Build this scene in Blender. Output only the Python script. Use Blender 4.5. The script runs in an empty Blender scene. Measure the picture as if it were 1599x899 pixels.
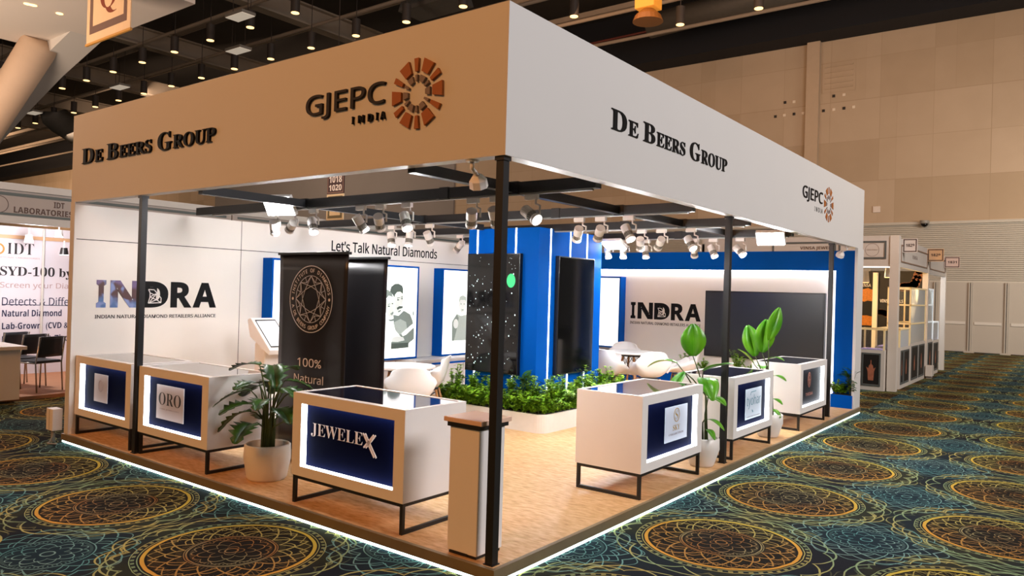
import bpy, bmesh, math, random
from mathutils import Vector, Matrix
sc = bpy.context.scene
COL = sc.collection
PI = math.pi
RND = random.Random(7)

# ------------------------------------------------------------------ camera
F_PX, CAM = 1172.9747, Vector((2.75357, -3.51563, 1.75))
YAW, PITCH, ROLL = 0.650325, 0.0041575, 0.029039
_f = Vector((-math.sin(YAW)*math.cos(PITCH), math.cos(YAW)*math.cos(PITCH), math.sin(PITCH)))
_r = Vector((math.cos(YAW), math.sin(YAW), 0)); _u = _r.cross(_f)
CR = math.cos(ROLL)*_r + math.sin(ROLL)*_u
CU = -math.sin(ROLL)*_r + math.cos(ROLL)*_u
cd = bpy.data.cameras.new('camera'); cam = bpy.data.objects.new('camera', cd); COL.objects.link(cam)
cd.sensor_width = 36; cd.lens = F_PX*36/1599; cd.clip_start = .05; cd.clip_end = 300
M = Matrix.Identity(4)
for i in range(3): M[i][0], M[i][1], M[i][2], M[i][3] = CR[i], CU[i], -_f[i], CAM[i]
cam.matrix_world = M
sc.camera = cam
def at(px, py, ax, c):
    """point where the photograph's pixel ray meets the plane ax = c"""
    d = _f + CR*((px-799.5)/F_PX) + CU*((449.5-py)/F_PX)
    i = 'xyz'.index(ax); t = (c-CAM[i])/d[i]
    return CAM + d*t

# ------------------------------------------------------------------ view, world, hall light and added fill
sc.view_settings.view_transform = 'Standard'; sc.view_settings.look = 'None'
sc.view_settings.gamma = 1; sc.view_settings.exposure = 0; sc.view_settings.use_curve_mapping = False
w = bpy.data.worlds.new('hall_ambience'); sc.world = w; w.use_nodes = True
w.node_tree.nodes['Background'].inputs[0].default_value = (1, .80, .62, 1)
w.node_tree.nodes['Background'].inputs[1].default_value = .075
def lamp(name, kind, loc, energy, col, target=None, size=1, size_y=None, spot=None, blend=.6, parent=None, radius=.05):
    l = bpy.data.lights.new(name, kind); l.energy = energy; l.color = col
    if kind == 'AREA':
        l.size = size
        if size_y: l.shape = 'RECTANGLE'; l.size_y = size_y
    else: l.shadow_soft_size = radius
    if kind == 'SPOT': l.spot_size = spot; l.spot_blend = blend
    o = bpy.data.objects.new(name, l); COL.objects.link(o)
    o.location = loc
    if target is not None:
        o.rotation_euler = (Vector(target)-Vector(loc)).to_track_quat('-Z', 'Y').to_euler()
    if parent: o.parent = parent
    return o
WARM, COOL, WHITE = (1, .425, .135), (1, .95, .97), (.97, .98, 1)
lamp('hall_lamp_warm', 'AREA', (-2.5, -13, 9.5), 1380, WARM, (-2.5, 0, 2), 9, 4)
lamp('hall_lamp_cool', 'AREA', (13, 3.5, 9.0), 1980, COOL, (0, 5.5, 1.5), 8, 4)
lamp('hall_lamp_wall', 'AREA', (-6, 17, 11.0), 480, (1, .58, .33), (-5, 28, 6), 22, 3)
lamp('hall_lamp_far', 'AREA', (-36, 17, 11.0), 1100, (1, .72, .52), (-38, 28, 6), 16, 3)  # added fill to brighten the dim stretch of back wall
lamp('hall_lamp_far', 'AREA', (-72, 14, 11.0), 2600, (1, .66, .42), (-75, 28, 8), 18, 3)  # added fill to brighten the farthest beige wall
lamp('hall_lamp_entrance', 'AREA', (-16, -4, 2.9), 1100, (1, .78, .62), (-16, -1, 8), 5, 4)  # added upward fill that brightens the canopy from below
lamp('hall_lamp_corner', 'AREA', (5, 9, 7.5), 260, (1, .84, .70), (0, 14.5, 1.5), 3, 2)  # added fill for the jewellery stall posts, no fixture there
lamp('shutter_fill', 'AREA', (5.5, 22, 4.6), 420, (1, .88, .74), (0, 28.3, 2.2), 3, 1)  # added out-of-view fill that lifts the shutters and doors

# ------------------------------------------------------------------ materials
def lin(h):
    if isinstance(h, str):
        c = [int(h[i:i+2], 16)/255 for i in (0, 2, 4)]
        return tuple(x/12.92 if x <= .04045 else ((x+.055)/1.055)**2.4 for x in c)
    return h
_mats = {}
def pm(name, col, rough=.5, metal=0, spec=.5, emis=None, es=0, var=.06, scale=6, bump=0, coat=0, trans=0, alpha=1):
    if name in _mats: return _mats[name]
    m = bpy.data.materials.new(name); m.use_nodes = True
    nt = m.node_tree; b = nt.nodes['Principled BSDF']
    c = lin(col)
    b.inputs['Base Color'].default_value = (*c, 1); b.inputs['Roughness'].default_value = rough
    b.inputs['Metallic'].default_value = metal; b.inputs['Specular IOR Level'].default_value = spec
    b.inputs['Coat Weight'].default_value = coat; b.inputs['Transmission Weight'].default_value = trans
    b.inputs['Alpha'].default_value = alpha
    if es:
        b.inputs['Emission Color'].default_value = (*lin(emis or col), 1); b.inputs['Emission Strength'].default_value = es
    if var or bump:
        tc = nt.nodes.new('ShaderNodeTexCoord'); n = nt.nodes.new('ShaderNodeTexNoise')
        n.inputs['Scale'].default_value = scale; n.inputs['Detail'].default_value = 3
        nt.links.new(tc.outputs['Object'], n.inputs['Vector'])
        if var:
            mx = nt.nodes.new('ShaderNodeMix'); mx.data_type = 'RGBA'
            mx.inputs[6].default_value = (*[min(1, x*(1-var)) for x in c], 1); mx.inputs[7].default_value = (*[min(1, x*(1+var)) for x in c], 1)
            nt.links.new(n.outputs['Fac'], mx.inputs[0]); nt.links.new(mx.outputs[2], b.inputs['Base Color'])
        if bump:
            bp = nt.nodes.new('ShaderNodeBump'); bp.inputs['Strength'].default_value = bump; bp.inputs['Distance'].default_value = .01
            nt.links.new(n.outputs['Fac'], bp.inputs['Height']); nt.links.new(bp.outputs['Normal'], b.inputs['Normal'])
    _mats[name] = m
    return m
WHITE_LAM = pm('white_laminate', 'E6E2DE', .38, var=.02)
FASCIA = pm('fascia_paint', 'CCC9C5', .55, var=.015, scale=2)
WALLP = pm('partition_paint', 'E4DED6', .5, var=.015)
BLUE = pm('blue_paint', '0250AA', .5, spec=.03, var=.04)
BLACK = pm('black_powder_coat', '141416', .45, var=.1)
DARKMETAL = pm('beam_steel', '202225', .42, metal=.3, var=.1)
GLOSS_BLACK = pm('black_screen_glass', '07080A', .07, spec=.6, var=0)
BLACK_BEZEL = pm('screen_bezel', '0C0C0E', .35)
NAVY = pm('navy_acrylic', (.002, .0035, .020), .6, spec=.01, var=.1)
LEDW = pm('led_white', 'FFFFFF', .5, emis=(.93, .97, 1), es=5, var=0)
LEDB = pm('led_box_white', 'FFFFFF', .5, emis=(.9, .96, 1), es=9, var=0)
LEDC = pm('led_strip_cool', 'FFFFFF', .5, emis=(.75, 1, .95), es=4.5, var=0)
GOLDTXT = pm('brown_acrylic', '9A5410', .5)
GREYTXT = pm('grey_acrylic', '7A6A66', .5)
DARKTXT = pm('black_lettering', '0B0B0D', .55, spec=.15)
CHARTXT = pm('charcoal_lettering', '2E2A2C', .55, spec=.2)
WOOD = pm('beech_wood', 'B98353', .45, var=.25, scale=18)
CHAIRW = pm('white_shell_plastic', 'EFEAE6', .35, var=.01)
STEEL = pm('chrome_trim', 'A8A49C', .25, metal=.9, var=.1)
TINTED_TRIM = pm('brushed_trim', '8C7C60', .42, metal=.4, var=.15)  # metal edge; the carpet's brown-gold reflection put into the base colour
SOIL = pm('dark_soil', '1E1712', .9, var=.4, scale=40, bump=.6)
POT = pm('white_ceramic', 'E2DED8', .35, var=.02)
LAMPW = pm('white_lamp_housing', 'E4E0DC', .4, var=.02)
LAMPG = pm('lamp_cooling_fins', '8C8880', .5, var=.1)
LENS = pm('lamp_lens_lit', 'FFFFFF', .4, emis=(1, .97, .93), es=7, var=0)
TAN = pm('tan_board', 'C9A27C', .5)
def leaf_mat(name, a, b, scale=9, rough=.4):
    m = bpy.data.materials.new(name); m.use_nodes = True; nt = m.node_tree; p = nt.nodes['Principled BSDF']
    tc = nt.nodes.new('ShaderNodeTexCoord'); n = nt.nodes.new('ShaderNodeTexNoise'); n.inputs['Scale'].default_value = scale
    r = nt.nodes.new('ShaderNodeValToRGB'); r.color_ramp.elements[0].position = .35; r.color_ramp.elements[1].position = .65
    r.color_ramp.elements[0].color = (*lin(a), 1); r.color_ramp.elements[1].color = (*lin(b), 1)
    nt.links.new(tc.outputs['Object'], n.inputs['Vector']); nt.links.new(n.outputs['Fac'], r.inputs[0])
    nt.links.new(r.outputs[0], p.inputs['Base Color']); p.inputs['Roughness'].default_value = rough
    p.inputs['Subsurface Weight'].default_value = 0
    return m
SHRUB = leaf_mat('shrub_leaf', '4E8A14', 'A8D034', 14)
SHRUB_DARK = leaf_mat('dark_leaf', '15380E', '2E5A18', 8)
MONSTERA = leaf_mat('monstera_leaf', '16330F', '3C6420', 5)
PARADISE = leaf_mat('paradise_leaf', '2C7A12', '66A81C', 3, .32)
STEM = pm('plant_stem', '3C4A1C', .6, var=.2)

class NT:
    """short-hand for shader maths"""
    def __init__(s, nt): s.nt = nt
    def m(s, op, a, b=None, c=None):
        n = s.nt.nodes.new('ShaderNodeMath'); n.operation = op
        for i, x in enumerate((a, b, c)):
            if x is None: continue
            if isinstance(x, (int, float)): n.inputs[i].default_value = x
            else: s.nt.links.new(x, n.inputs[i])
        return n.outputs[0]
    def mix(s, f, a, b):
        n = s.nt.nodes.new('ShaderNodeMix'); n.data_type = 'RGBA'
        for i, x in ((0, f), (6, a), (7, b)):
            if isinstance(x, (int, float)): n.inputs[i].default_value = x
            elif isinstance(x, tuple): n.inputs[i].default_value = (*x, 1)
            else: s.nt.links.new(x, n.inputs[i])
        return n.outputs[2]
    def noise(s, vec, scale, detail=2, rough=.5):
        n = s.nt.nodes.new('ShaderNodeTexNoise'); n.inputs['Scale'].default_value = scale
        n.inputs['Detail'].default_value = detail; n.inputs['Roughness'].default_value = rough
        s.nt.links.new(vec, n.inputs['Vector']); return n.outputs['Fac']
    def ss(s, x, lo, hi, a=0., b=1.):
        n = s.nt.nodes.new('ShaderNodeMapRange'); n.interpolation_type = 'SMOOTHSTEP'
        s.nt.links.new(x, n.inputs[0])
        for i, v in enumerate((lo, hi, a, b)): n.inputs[i+1].default_value = v
        return n.outputs[0]

def carpet_material():
    m = bpy.data.materials.new('mandala_carpet'); m.use_nodes = True; nt = m.node_tree; q = NT(nt); M_ = q.m
    b = nt.nodes['Principled BSDF']
    geo = nt.nodes.new('ShaderNodeNewGeometry'); sep = nt.nodes.new('ShaderNodeSeparateXYZ')
    nt.links.new(geo.outputs['Position'], sep.inputs[0])
    # hand-drawn wobble
    wob = M_('MULTIPLY', M_('SUBTRACT', q.noise(geo.outputs['Position'], 9, 1), .5), .018)
    X, Y = M_('ADD', sep.outputs[0], wob), M_('SUBTRACT', sep.outputs[1], wob)
    P = 1.585
    half = M_('MULTIPLY', M_('LESS_THAN', sep.outputs[0], 0.0), .5)      # the second carpet width is laid half a repeat on
    def cell(ox):
        u = M_('ADD', M_('DIVIDE', M_('SUBTRACT', X, .73), P), M_('ADD', half, ox))
        v = M_('ADD', M_('DIVIDE', M_('SUBTRACT', Y, 1.70), P), M_('ADD', half, ox))
        du = M_('MULTIPLY', M_('SUBTRACT', u, M_('ROUND', u)), P); dv = M_('MULTIPLY', M_('SUBTRACT', v, M_('ROUND', v)), P)
        r = M_('SQRT', M_('ADD', M_('MULTIPLY', du, du), M_('MULTIPLY', dv, dv)))
        return r, M_('ARCTAN2', dv, du)
    def ring(r, R, wd): return M_('COMPARE', r, R, wd)
    def petal(r, th, n, A, B, wd, ph=0, pw=1.):
        s = M_('ABSOLUTE', M_('SINE', M_('MULTIPLY_ADD', th, n/2, ph)))
        if pw != 1: s = M_('POWER', s, pw)
        return M_('COMPARE', r, M_('MULTIPLY_ADD', s, B, A), wd)
    def spokes(r, th, n, r0, r1, t):
        s = M_('GREATER_THAN', M_('SINE', M_('MULTIPLY', th, n)), t)
        return M_('MULTIPLY', s, M_('COMPARE', r, (r0+r1)/2, (r1-r0)/2))
    def star(r, th, n, A, B, wd):
        t = M_('PINGPONG', M_('ADD', th, 4), PI/n)
        return M_('COMPARE', r, M_('MULTIPLY_ADD', t, B*n/PI, A), wd)
    def mx(*a):
        o = a[0]
        for x in a[1:]: o = M_('MAXIMUM', o, x)
        return o
    def sc_(x, k): return M_('MULTIPLY', x, k)
    rg, tg = cell(0.0); rt, tt = cell(.5)
    n1 = q.noise(geo.outputs['Position'], 2.2, 2)
    n0 = q.noise(geo.outputs['Position'], .8, 2)
    core = mx(petal(rg, tg, 8, .15, .06, .0045), petal(rg, tg, 8, .10, .05, .0035, 1.57), ring(rg, .04, .005), ring(rg, .275, .005),
              sc_(spokes(rg, tg, 64, .235, .255, .4), .5), ring(rg, .29, .003), petal(rg, tg, 16, .215, .03, .0035), petal(rg, tg, 4, .05, .03, .003))
    star_ = mx(star(rg, tg, 8, .30, .19, .0085), star(rg, tg, 8, .49, -.185, .0075), petal(rg, tg, 16, .345, .055, .005), sc_(spokes(rg, tg, 72, .30, .34, .80), .35),
               sc_(spokes(rg, tg, 100, .43, .50, .84), .35), star(rg, tg, 16, .44, .065, .004))
    big = ring(rg, .528, .0125)
    gate = q.ss(q.noise(geo.outputs['Position'], 1.7, 1), .40, .56)
    out = mx(ring(rg, .556, .0035), sc_(M_('MULTIPLY', ring(rg, .582, .011), M_('GREATER_THAN', M_('SINE', M_('MULTIPLY', tg, 56)), .1)), .7), ring(rg, .60, .003),
             petal(rg, tg, 8, .63, .13, .007, 0, .8), petal(rg, tg, 8, .68, .07, .005, 1.57, .6))
    out = M_('MAXIMUM', out, M_('MULTIPLY', gate, mx(sc_(petal(rg, tg, 24, .65, .07, .006), .9), sc_(petal(rg, tg, 24, .67, .035, .005), .8), petal(rg, tg, 16, .74, .06, .006, .4))))
    teal = mx(petal(rt, tt, 8, .13, .06, .005), petal(rt, tt, 8, .09, .05, .004, 1.57), ring(rt, .04, .005), ring(rt, .27, .004), sc_(spokes(rt, tt, 64, .235, .255, .4), .5),
              star(rt, tt, 8, .28, .15, .006), petal(rt, tt, 16, .31, .06, .005), star(rt, tt, 8, .42, -.12, .005), petal(rt, tt, 8, .43, .08, .006), petal(rt, tt, 16, .48, .05, .004, 1.57), petal(rt, tt, 16, .20, .03, .0035))
    ga = q.ss(M_('SINE', M_('ADD', tg, M_('MULTIPLY', n0, 6))), -.6, .7)
    goldc = q.mix(ga, lin('AEA25C'), lin('AE8444'))
    bigc = q.mix(ga, lin('C2AE46'), lin('C6923A'))
    outc = q.mix(q.ss(n1, .35, .65), lin('B8AA60'), lin('8CA67C'))
    base = q.mix(q.ss(n0, .38, .62), lin('16181F'), lin('152128'))
    base = q.mix(M_('MULTIPLY', q.ss(rt, .62, .15), .75), base, lin('172C36'))
    inner = q.ss(rg, .60, .50)
    base = q.mix(inner, base, lin('17140F'))
    halo = M_('MULTIPLY', M_('MULTIPLY', q.ss(rg, .56, .62), q.ss(rg, .86, .74)), gate)
    base = q.mix(sc_(halo, .5), base, lin('33331A'))
    c = q.mix(sc_(M_('MULTIPLY', teal, q.ss(rt, .66, .45)), .75), base, q.mix(q.ss(n1, .3, .7), lin('5E9A9A'), lin('86A8A0')))
    c = q.mix(sc_(out, .8), c, outc)
    c = q.mix(sc_(star_, .8), c, goldc)
    c = q.mix(sc_(core, .65), c, q.mix(q.ss(n1, .4, .6), lin('A0966C'), lin('A8763C')))
    c = q.mix(sc_(big, .95), c, bigc)
    nt.links.new(c, b.inputs['Base Color']); b.inputs['Roughness'].default_value = .95; b.inputs['Specular IOR Level'].default_value = .1
    bp = nt.nodes.new('ShaderNodeBump'); bp.inputs['Strength'].default_value = .35; bp.inputs['Distance'].default_value = .004
    nt.links.new(q.noise(geo.outputs['Position'], 160, 2), bp.inputs['Height']); nt.links.new(bp.outputs['Normal'], b.inputs['Normal'])
    return m

def osb_material():
    m = bpy.data.materials.new('wood_strand_deck'); m.use_nodes = True; nt = m.node_tree; q = NT(nt)
    b = nt.nodes['Principled BSDF']; geo = nt.nodes.new('ShaderNodeNewGeometry')
    mp = nt.nodes.new('ShaderNodeMapping'); mp.inputs['Scale'].default_value = (5, 16, 5); mp.inputs['Rotation'].default_value = (0, 0, .12)
    nt.links.new(geo.outputs['Position'], mp.inputs[0])
    v = nt.nodes.new('ShaderNodeTexVoronoi'); v.inputs['Scale'].default_value = 2.2; nt.links.new(mp.outputs[0], v.inputs['Vector'])
    f = q.m('ADD', q.m('MULTIPLY', q.noise(mp.outputs[0], 2.6, 4, .65), .7), q.m('MULTIPLY', v.outputs['Distance'], .3))
    r = nt.nodes.new('ShaderNodeValToRGB'); e = r.color_ramp.elements
    e[0].position = .25; e[0].color = (*lin('B07E4C'), 1); e[1].position = .7; e[1].color = (*lin('E2BC8E'), 1)
    x = e.new(.45); x.color = (*lin('CDA06C'), 1)
    nt.links.new(f, r.inputs[0]); nt.links.new(r.outputs[0], b.inputs['Base Color']); b.inputs['Roughness'].default_value = .5
    return m

def hall_wall_material():
    """large fabric panels of several beiges, with thin joints"""
    m = bpy.data.materials.new('hall_wall_panels'); m.use_nodes = True; nt = m.node_tree; q = NT(nt); b = nt.nodes['Principled BSDF']
    geo = nt.nodes.new('ShaderNodeNewGeometry'); sep = nt.nodes.new('ShaderNodeSeparateXYZ'); nt.links.new(geo.outputs['Position'], sep.inputs[0])
    cmb = nt.nodes.new('ShaderNodeCombineXYZ'); nt.links.new(sep.outputs[0], cmb.inputs[0]); nt.links.new(sep.outputs[2], cmb.inputs[1])
    br = nt.nodes.new('ShaderNodeTexBrick'); nt.links.new(cmb.outputs[0], br.inputs['Vector'])
    br.offset = 0; br.inputs['Scale'].default_value = 1; br.inputs['Brick Width'].default_value = 1.85; br.inputs['Row Height'].default_value = 1.62
    br.inputs['Mortar Size'].default_value = .016; br.inputs['Mortar Smooth'].default_value = .5; br.inputs['Bias'].default_value = -.1
    br.inputs['Color1'].default_value = (*lin('B49E84'), 1); br.inputs['Color2'].default_value = (*lin('CFBAA2'), 1); br.inputs['Mortar'].default_value = (*lin('AE987E'), 1)
    b2 = nt.nodes.new('ShaderNodeTexBrick'); nt.links.new(cmb.outputs[0], b2.inputs['Vector']); b2.offset = .37; b2.offset_frequency = 3
    b2.inputs['Scale'].default_value = 1; b2.inputs['Brick Width'].default_value = 3.1; b2.inputs['Row Height'].default_value = 3.24; b2.inputs['Mortar Size'].default_value = .012
    b2.inputs['Color1'].default_value = (*lin('B49E82'), 1); b2.inputs['Color2'].default_value = (*lin('CDB8A0'), 1); b2.inputs['Mortar'].default_value = (*lin('B09A80'), 1)
    n = q.noise(geo.outputs['Position'], 1.1, 4)
    c = q.mix(q.m('MULTIPLY', n, .35), q.mix(.5, br.outputs[0], b2.outputs[0]), lin('9A8468'))
    nt.links.new(c, b.inputs['Base Color']); b.inputs['Roughness'].default_value = .85
    return m

# ------------------------------------------------------------------ mesh helpers
class MB:
    def __init__(s): s.bm = bmesh.new()
    def box(s, x0, x1, y0, y1, z0, z1, bev=0):
        v = [s.bm.verts.new((x, y, z)) for z in (z0, z1) for y in (y0, y1) for x in (x0, x1)]
        fs = [s.bm.faces.new([v[i] for i in f]) for f in ((0, 2, 3, 1), (4, 5, 7, 6), (0, 1, 5, 4), (2, 6, 7, 3), (0, 4, 6, 2), (1, 3, 7, 5))]
        if bev:
            es = {e for f in fs for e in f.edges}
            bmesh.ops.bevel(s.bm, geom=list(es), offset=bev, segments=2, affect='EDGES', profile=.5)
        return s
    def cyl(s, p0, p1, r0, r1=None, n=16, caps=True):
        r1 = r0 if r1 is None else r1; p0, p1 = Vector(p0), Vector(p1); d = (p1-p0).normalized()
        a = d.orthogonal().normalized(); b = d.cross(a)
        R = [[s.bm.verts.new(p+(a*math.cos(2*PI*i/n)+b*math.sin(2*PI*i/n))*r) for i in range(n)] for p, r in ((p0, r0), (p1, r1))]
        for i in range(n):
            j = (i+1) % n; s.bm.faces.new((R[0][i], R[0][j], R[1][j], R[1][i]))
        if caps: s.bm.faces.new(R[0][::-1]); s.bm.faces.new(R[1])
        return s
    def tube(s, pts, r, n=8):
        pts = [Vector(p) for p in pts]; rings = []
        rr = r if isinstance(r, (list, tuple)) else [r]*len(pts)
        ref = None
        for i, p in enumerate(pts):
            t = (pts[min(i+1, len(pts)-1)]-pts[max(i-1, 0)]).normalized()
            if ref is None: ref = t.orthogonal().normalized()
            a = (ref-t*ref.dot(t)).normalized(); b = t.cross(a); ref = a
            rings.append([s.bm.verts.new(p+(a*math.cos(2*PI*k/n)+b*math.sin(2*PI*k/n))*rr[i]) for k in range(n)])
        for A, B in zip(rings, rings[1:]):
            for k in range(n): s.bm.faces.new((A[k], A[(k+1) % n], B[(k+1) % n], B[k]))
        s.bm.faces.new(rings[0][::-1]); s.bm.faces.new(rings[-1]); return s
    def lathe(s, prof, n=32, o=(0, 0, 0)):
        o = Vector(o)
        rings = [[s.bm.verts.new(o+Vector((r*math.cos(2*PI*k/n), r*math.sin(2*PI*k/n), z))) for k in range(n)] for r, z in prof]
        for A, B in zip(rings, rings[1:]):
            for k in range(n): s.bm.faces.new((A[k], A[(k+1) % n], B[(k+1) % n], B[k]))
        if prof[0][0] > 1e-4: s.bm.faces.new(rings[0][::-1])
        if prof[-1][0] > 1e-4: s.bm.faces.new(rings[-1])
        return s
    def prism(s, pts, fn, t0, t1):
        """polygon pts (u,v) extruded from t0 to t1 through fn(u,v,t)"""
        a = [s.bm.verts.new(fn(u, v, t0)) for u, v in pts]; b = [s.bm.verts.new(fn(u, v, t1)) for u, v in pts]
        n = len(pts)
        s.bm.faces.new(a[::-1]); s.bm.faces.new(b)
        for i in range(n): j = (i+1) % n; s.bm.faces.new((a[i], a[j], b[j], b[i]))
        return s
    def poly(s, pts):
        s.bm.faces.new([s.bm.verts.new(p) for p in pts]); return s
    def grid(s, fn, nu, nv):
        V = [[s.bm.verts.new(fn(i/nu, j/nv)) for i in range(nu+1)] for j in range(nv+1)]
        for j in range(nv):
            for i in range(nu): s.bm.faces.new((V[j][i], V[j][i+1], V[j+1][i+1], V[j+1][i]))
        return s
    def build(s, name, mat, parent=None, smooth=False, loc=None):
        me = bpy.data.meshes.new(name)
        bmesh.ops.recalc_face_normals(s.bm, faces=s.bm.faces[:])
        s.bm.to_mesh(me); s.bm.free()
        if smooth:
            for p in me.polygons: p.use_smooth = True
            if smooth == 'auto':
                pass
        me.materials.append(mat)
        o = bpy.data.objects.new(name, me); COL.objects.link(o)
        if parent: o.parent = parent
        if loc: o.location = loc
        return o
def tag(o, label, cat=None, group=None, kind=None):
    o['label'] = label
    if cat: o['category'] = cat
    if group: o['group'] = group
    if kind: o['kind'] = kind
    return o
def thing(name, label, cat, loc=(0, 0, 0), rz=0, group=None):
    o = bpy.data.objects.new(name, None); COL.objects.link(o); o.empty_display_size = .1
    o.location = loc; o.rotation_euler = (0, 0, rz)
    return tag(o, label, cat, group)
def struct(o, label): return tag(o, label, o.name.split('_')[0], None, 'structure')
def kids(o): return [c for c in bpy.data.objects if c.parent == o]
def dup(root, loc, rz=0, label=None, group=None, scale=None):
    def cp(o, par):
        c = o.copy(); COL.objects.link(c); c.parent = par
        for k in kids(o):
            cp(k, c)
        return c
    r = cp(root, None); r.location = loc; r.rotation_euler = (0, 0, rz)
    if scale: r.scale = (scale,)*3
    if label: r['label'] = label
    if group: r['group'] = group
    return r

# ---- lettering
BASES = {'serif': (0x1D400, 0x1D7CE), 'bold': (0x1D5D4, 0x1D7EC), 'sans': (0x1D5A0, 0x1D7E2)}
def mapped(s, style):
    if style not in BASES: return s
    A, D = BASES[style]; o = ''
    for ch in s:
        if 'A' <= ch <= 'Z': o += chr(A+ord(ch)-65)
        elif 'a' <= ch <= 'z': o += chr(A+26+ord(ch)-97)
        elif '0' <= ch <= '9': o += chr(D+ord(ch)-48)
        else: o += ch
    return o
_glyph = {}
def glyphs(s, style='', off=0., space=1.):
    k = (s, style, off, space)
    if k in _glyph: return _glyph[k]
    c = bpy.data.curves.new('lettering', 'FONT'); c.body = mapped(s, style); c.size = 1; c.offset = off; c.extrude = .5; c.resolution_u = 4; c.space_character = space
    o = bpy.data.objects.new('lettering', c); COL.objects.link(o)
    dg = bpy.context.evaluated_depsgraph_get(); dg.update()
    me = bpy.data.meshes.new_from_object(o.evaluated_get(dg))
    V = [tuple(v.co) for v in me.vertices]; Fc = [tuple(p.vertices) for p in me.polygons]
    bpy.data.objects.remove(o); bpy.data.curves.remove(c); bpy.data.meshes.remove(me)
    xs = [v[0] for v in V]; ys = [v[1] for v in V]
    _glyph[k] = (V, Fc, min(xs), max(xs), min(ys), max(ys)); return _glyph[k]
def frameF(y): return lambda u, v, t: Vector((u, y-t, v))        # faces -y
def frameR(x): return lambda u, v, t: Vector((x+t, u, v))        # faces +x
def put(mb, s, fr, u0, u1, v0, v1, style='', off=0., t=.004, space=1., t0=.0005):
    V, Fc, a, b, c, d = glyphs(s, style, off, space)
    vs = [mb.bm.verts.new(fr(u0+(x-a)/(b-a)*(u1-u0), v0+(y-c)/(d-c)*(v1-v0), t0+(z+.5)*t)) for x, y, z in V]
    for f in Fc:
        try: mb.bm.faces.new([vs[i] for i in f])
        except ValueError: pass
    return mb
def lettering(s, fr, u0, u1, v0, v1, mat, parent, style='', off=0., t=.004, space=1., name='lettering', t0=.0005):
    return put(MB(), s, fr, u0, u1, v0, v1, style, off, t, space, t0).build(name, mat, parent)
def slab(fr, u0, u1, v0, v1, t0, t1, mb=None):
    mb = mb or MB(); return mb.prism([(u0, v0), (u1, v0), (u1, v1), (u0, v1)], fr, t0, t1)
def strokes(mb, fr, segs, wd, t=.002, t0=.0005):
    for (a, b), (c, d) in segs:
        L = math.hypot(c-a, d-b) or 1; nx, ny = -(d-b)/L*wd/2, (c-a)/L*wd/2
        mb.prism([(a+nx, b+ny), (c+nx, d+ny), (c-nx, d-ny), (a-nx, b-ny)], fr, t0, t0+t)
    return mb
def ringseg(mb, fr, cu, cv, ru, rv, wd, n=48, t=.002, t0=.0005):
    for i in range(n):
        a, b = 2*PI*i/n, 2*PI*(i+1)/n
        mb.prism([(cu+(ru-wd)*math.cos(a), cv+(rv-wd)*math.sin(a)), (cu+ru*math.cos(a), cv+rv*math.sin(a)), (cu+ru*math.cos(b), cv+rv*math.sin(b)), (cu+(ru-wd)*math.cos(b), cv+(rv-wd)*math.sin(b))], fr, t0, t0+t)
    return mb

# ================================================================== THE HALL
HALL = hall_wall_material()
YB = 28.3
fl = MB().box(-95, 30, -14, YB+.2, -.1, 0).build('floor', carpet_material()); struct(fl, 'dark mandala patterned carpet of the exhibition hall')
CEIL = pm('ceiling_black', '2A241E', .9, var=.3, scale=.6)
SOFF = pm('bulkhead_black', '17161A', .85, var=.2, scale=.8)
ce = MB().box(-95, 30, -14, YB+.2, 14.6, 14.8).build('ceiling', CEIL); struct(ce, 'black painted ceiling high above the hall')
wb = MB().box(-25.7, 12, YB, YB+.2, 4.8, 12.25).box(-95, -50, YB, YB+.2, 0, 12.25).build('wall_back', HALL); struct(wb, 'beige panelled upper wall behind the stands')
DIM_WALL = pm('brown_partition', '8A8480', .8, var=.08, scale=.5)  # unlit stretch of the back wall, its dimness put into the colour
wp = MB().box(-50, -25.7, YB-.12, YB+.2, 0, 12.25).build('wall_dim', DIM_WALL); struct(wp, 'dim brown-grey stretch of the back wall behind the stands')
bh = MB().box(-95, 12, YB-1.3, YB+.2, 12.25, 14.6).build('wall_bulkhead', SOFF); struct(bh, 'black bulkhead band above the beige wall')
tr = MB().box(-6.45, -5.95, YB-.25, YB, 4.8, 12.25).build('trim_1', pm('pilaster_beige', 'BFA88E', .8, var=.05)); struct(tr, 'beige pilaster on the hall wall')
# ribbed shutter band and door panels under the beige wall
SHUT = pm('shutter_grey', 'BEB8AC', .7, var=.06, scale=1)
mb = MB(); n = 30
for i in range(n):
    z0 = 2.62+i*(4.78-2.62)/n; h = (4.78-2.62)/n
    mb.prism([(YB+.02, z0), (YB-.02, z0+h*.25), (YB-.02, z0+h*.8), (YB+.02, z0+h)], lambda u, v, t: Vector((t, u, v)), -25.7, 12)
mb.box(-25.7, 12, YB+.02, YB+.2, 2.5, 4.8).box(-25.7, 12, YB-.12, YB, 4.7, 4.8)
so = mb.build('wall_shutter', SHUT); struct(so, 'ribbed grey shutter band low on the hall wall')
DOORP = pm('door_panel_grey', 'B6AFA4', .6, var=.05, scale=1)
xs = [-4.3, -2.75, -1.62, -.51, .60, 1.75, 2.9, 4.1]
for i, (a, b) in enumerate(zip(xs, xs[1:])):
    d = MB().box(a+.06, b-.06, YB-.02, YB+.2, .03, 2.55).build(f'door_{i+1}', DOORP); struct(d, f'tall grey service door panel {i+1} under the shutter')
    MB().box(a+.14, b-.14, YB-.05, YB-.02, 1.02, 1.12).build('push_bar', pm('pale_bar', 'D2CEC6', .4), d)
    if i: MB().box(a-.055, a-.015, YB-.10, YB, .05, 2.55).box(a+.015, a+.055, YB-.10, YB, .05, 2.55).box(a-.16, a+.16, YB-.16, YB, 0, .06).build('jamb', DOORP, d)
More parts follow.
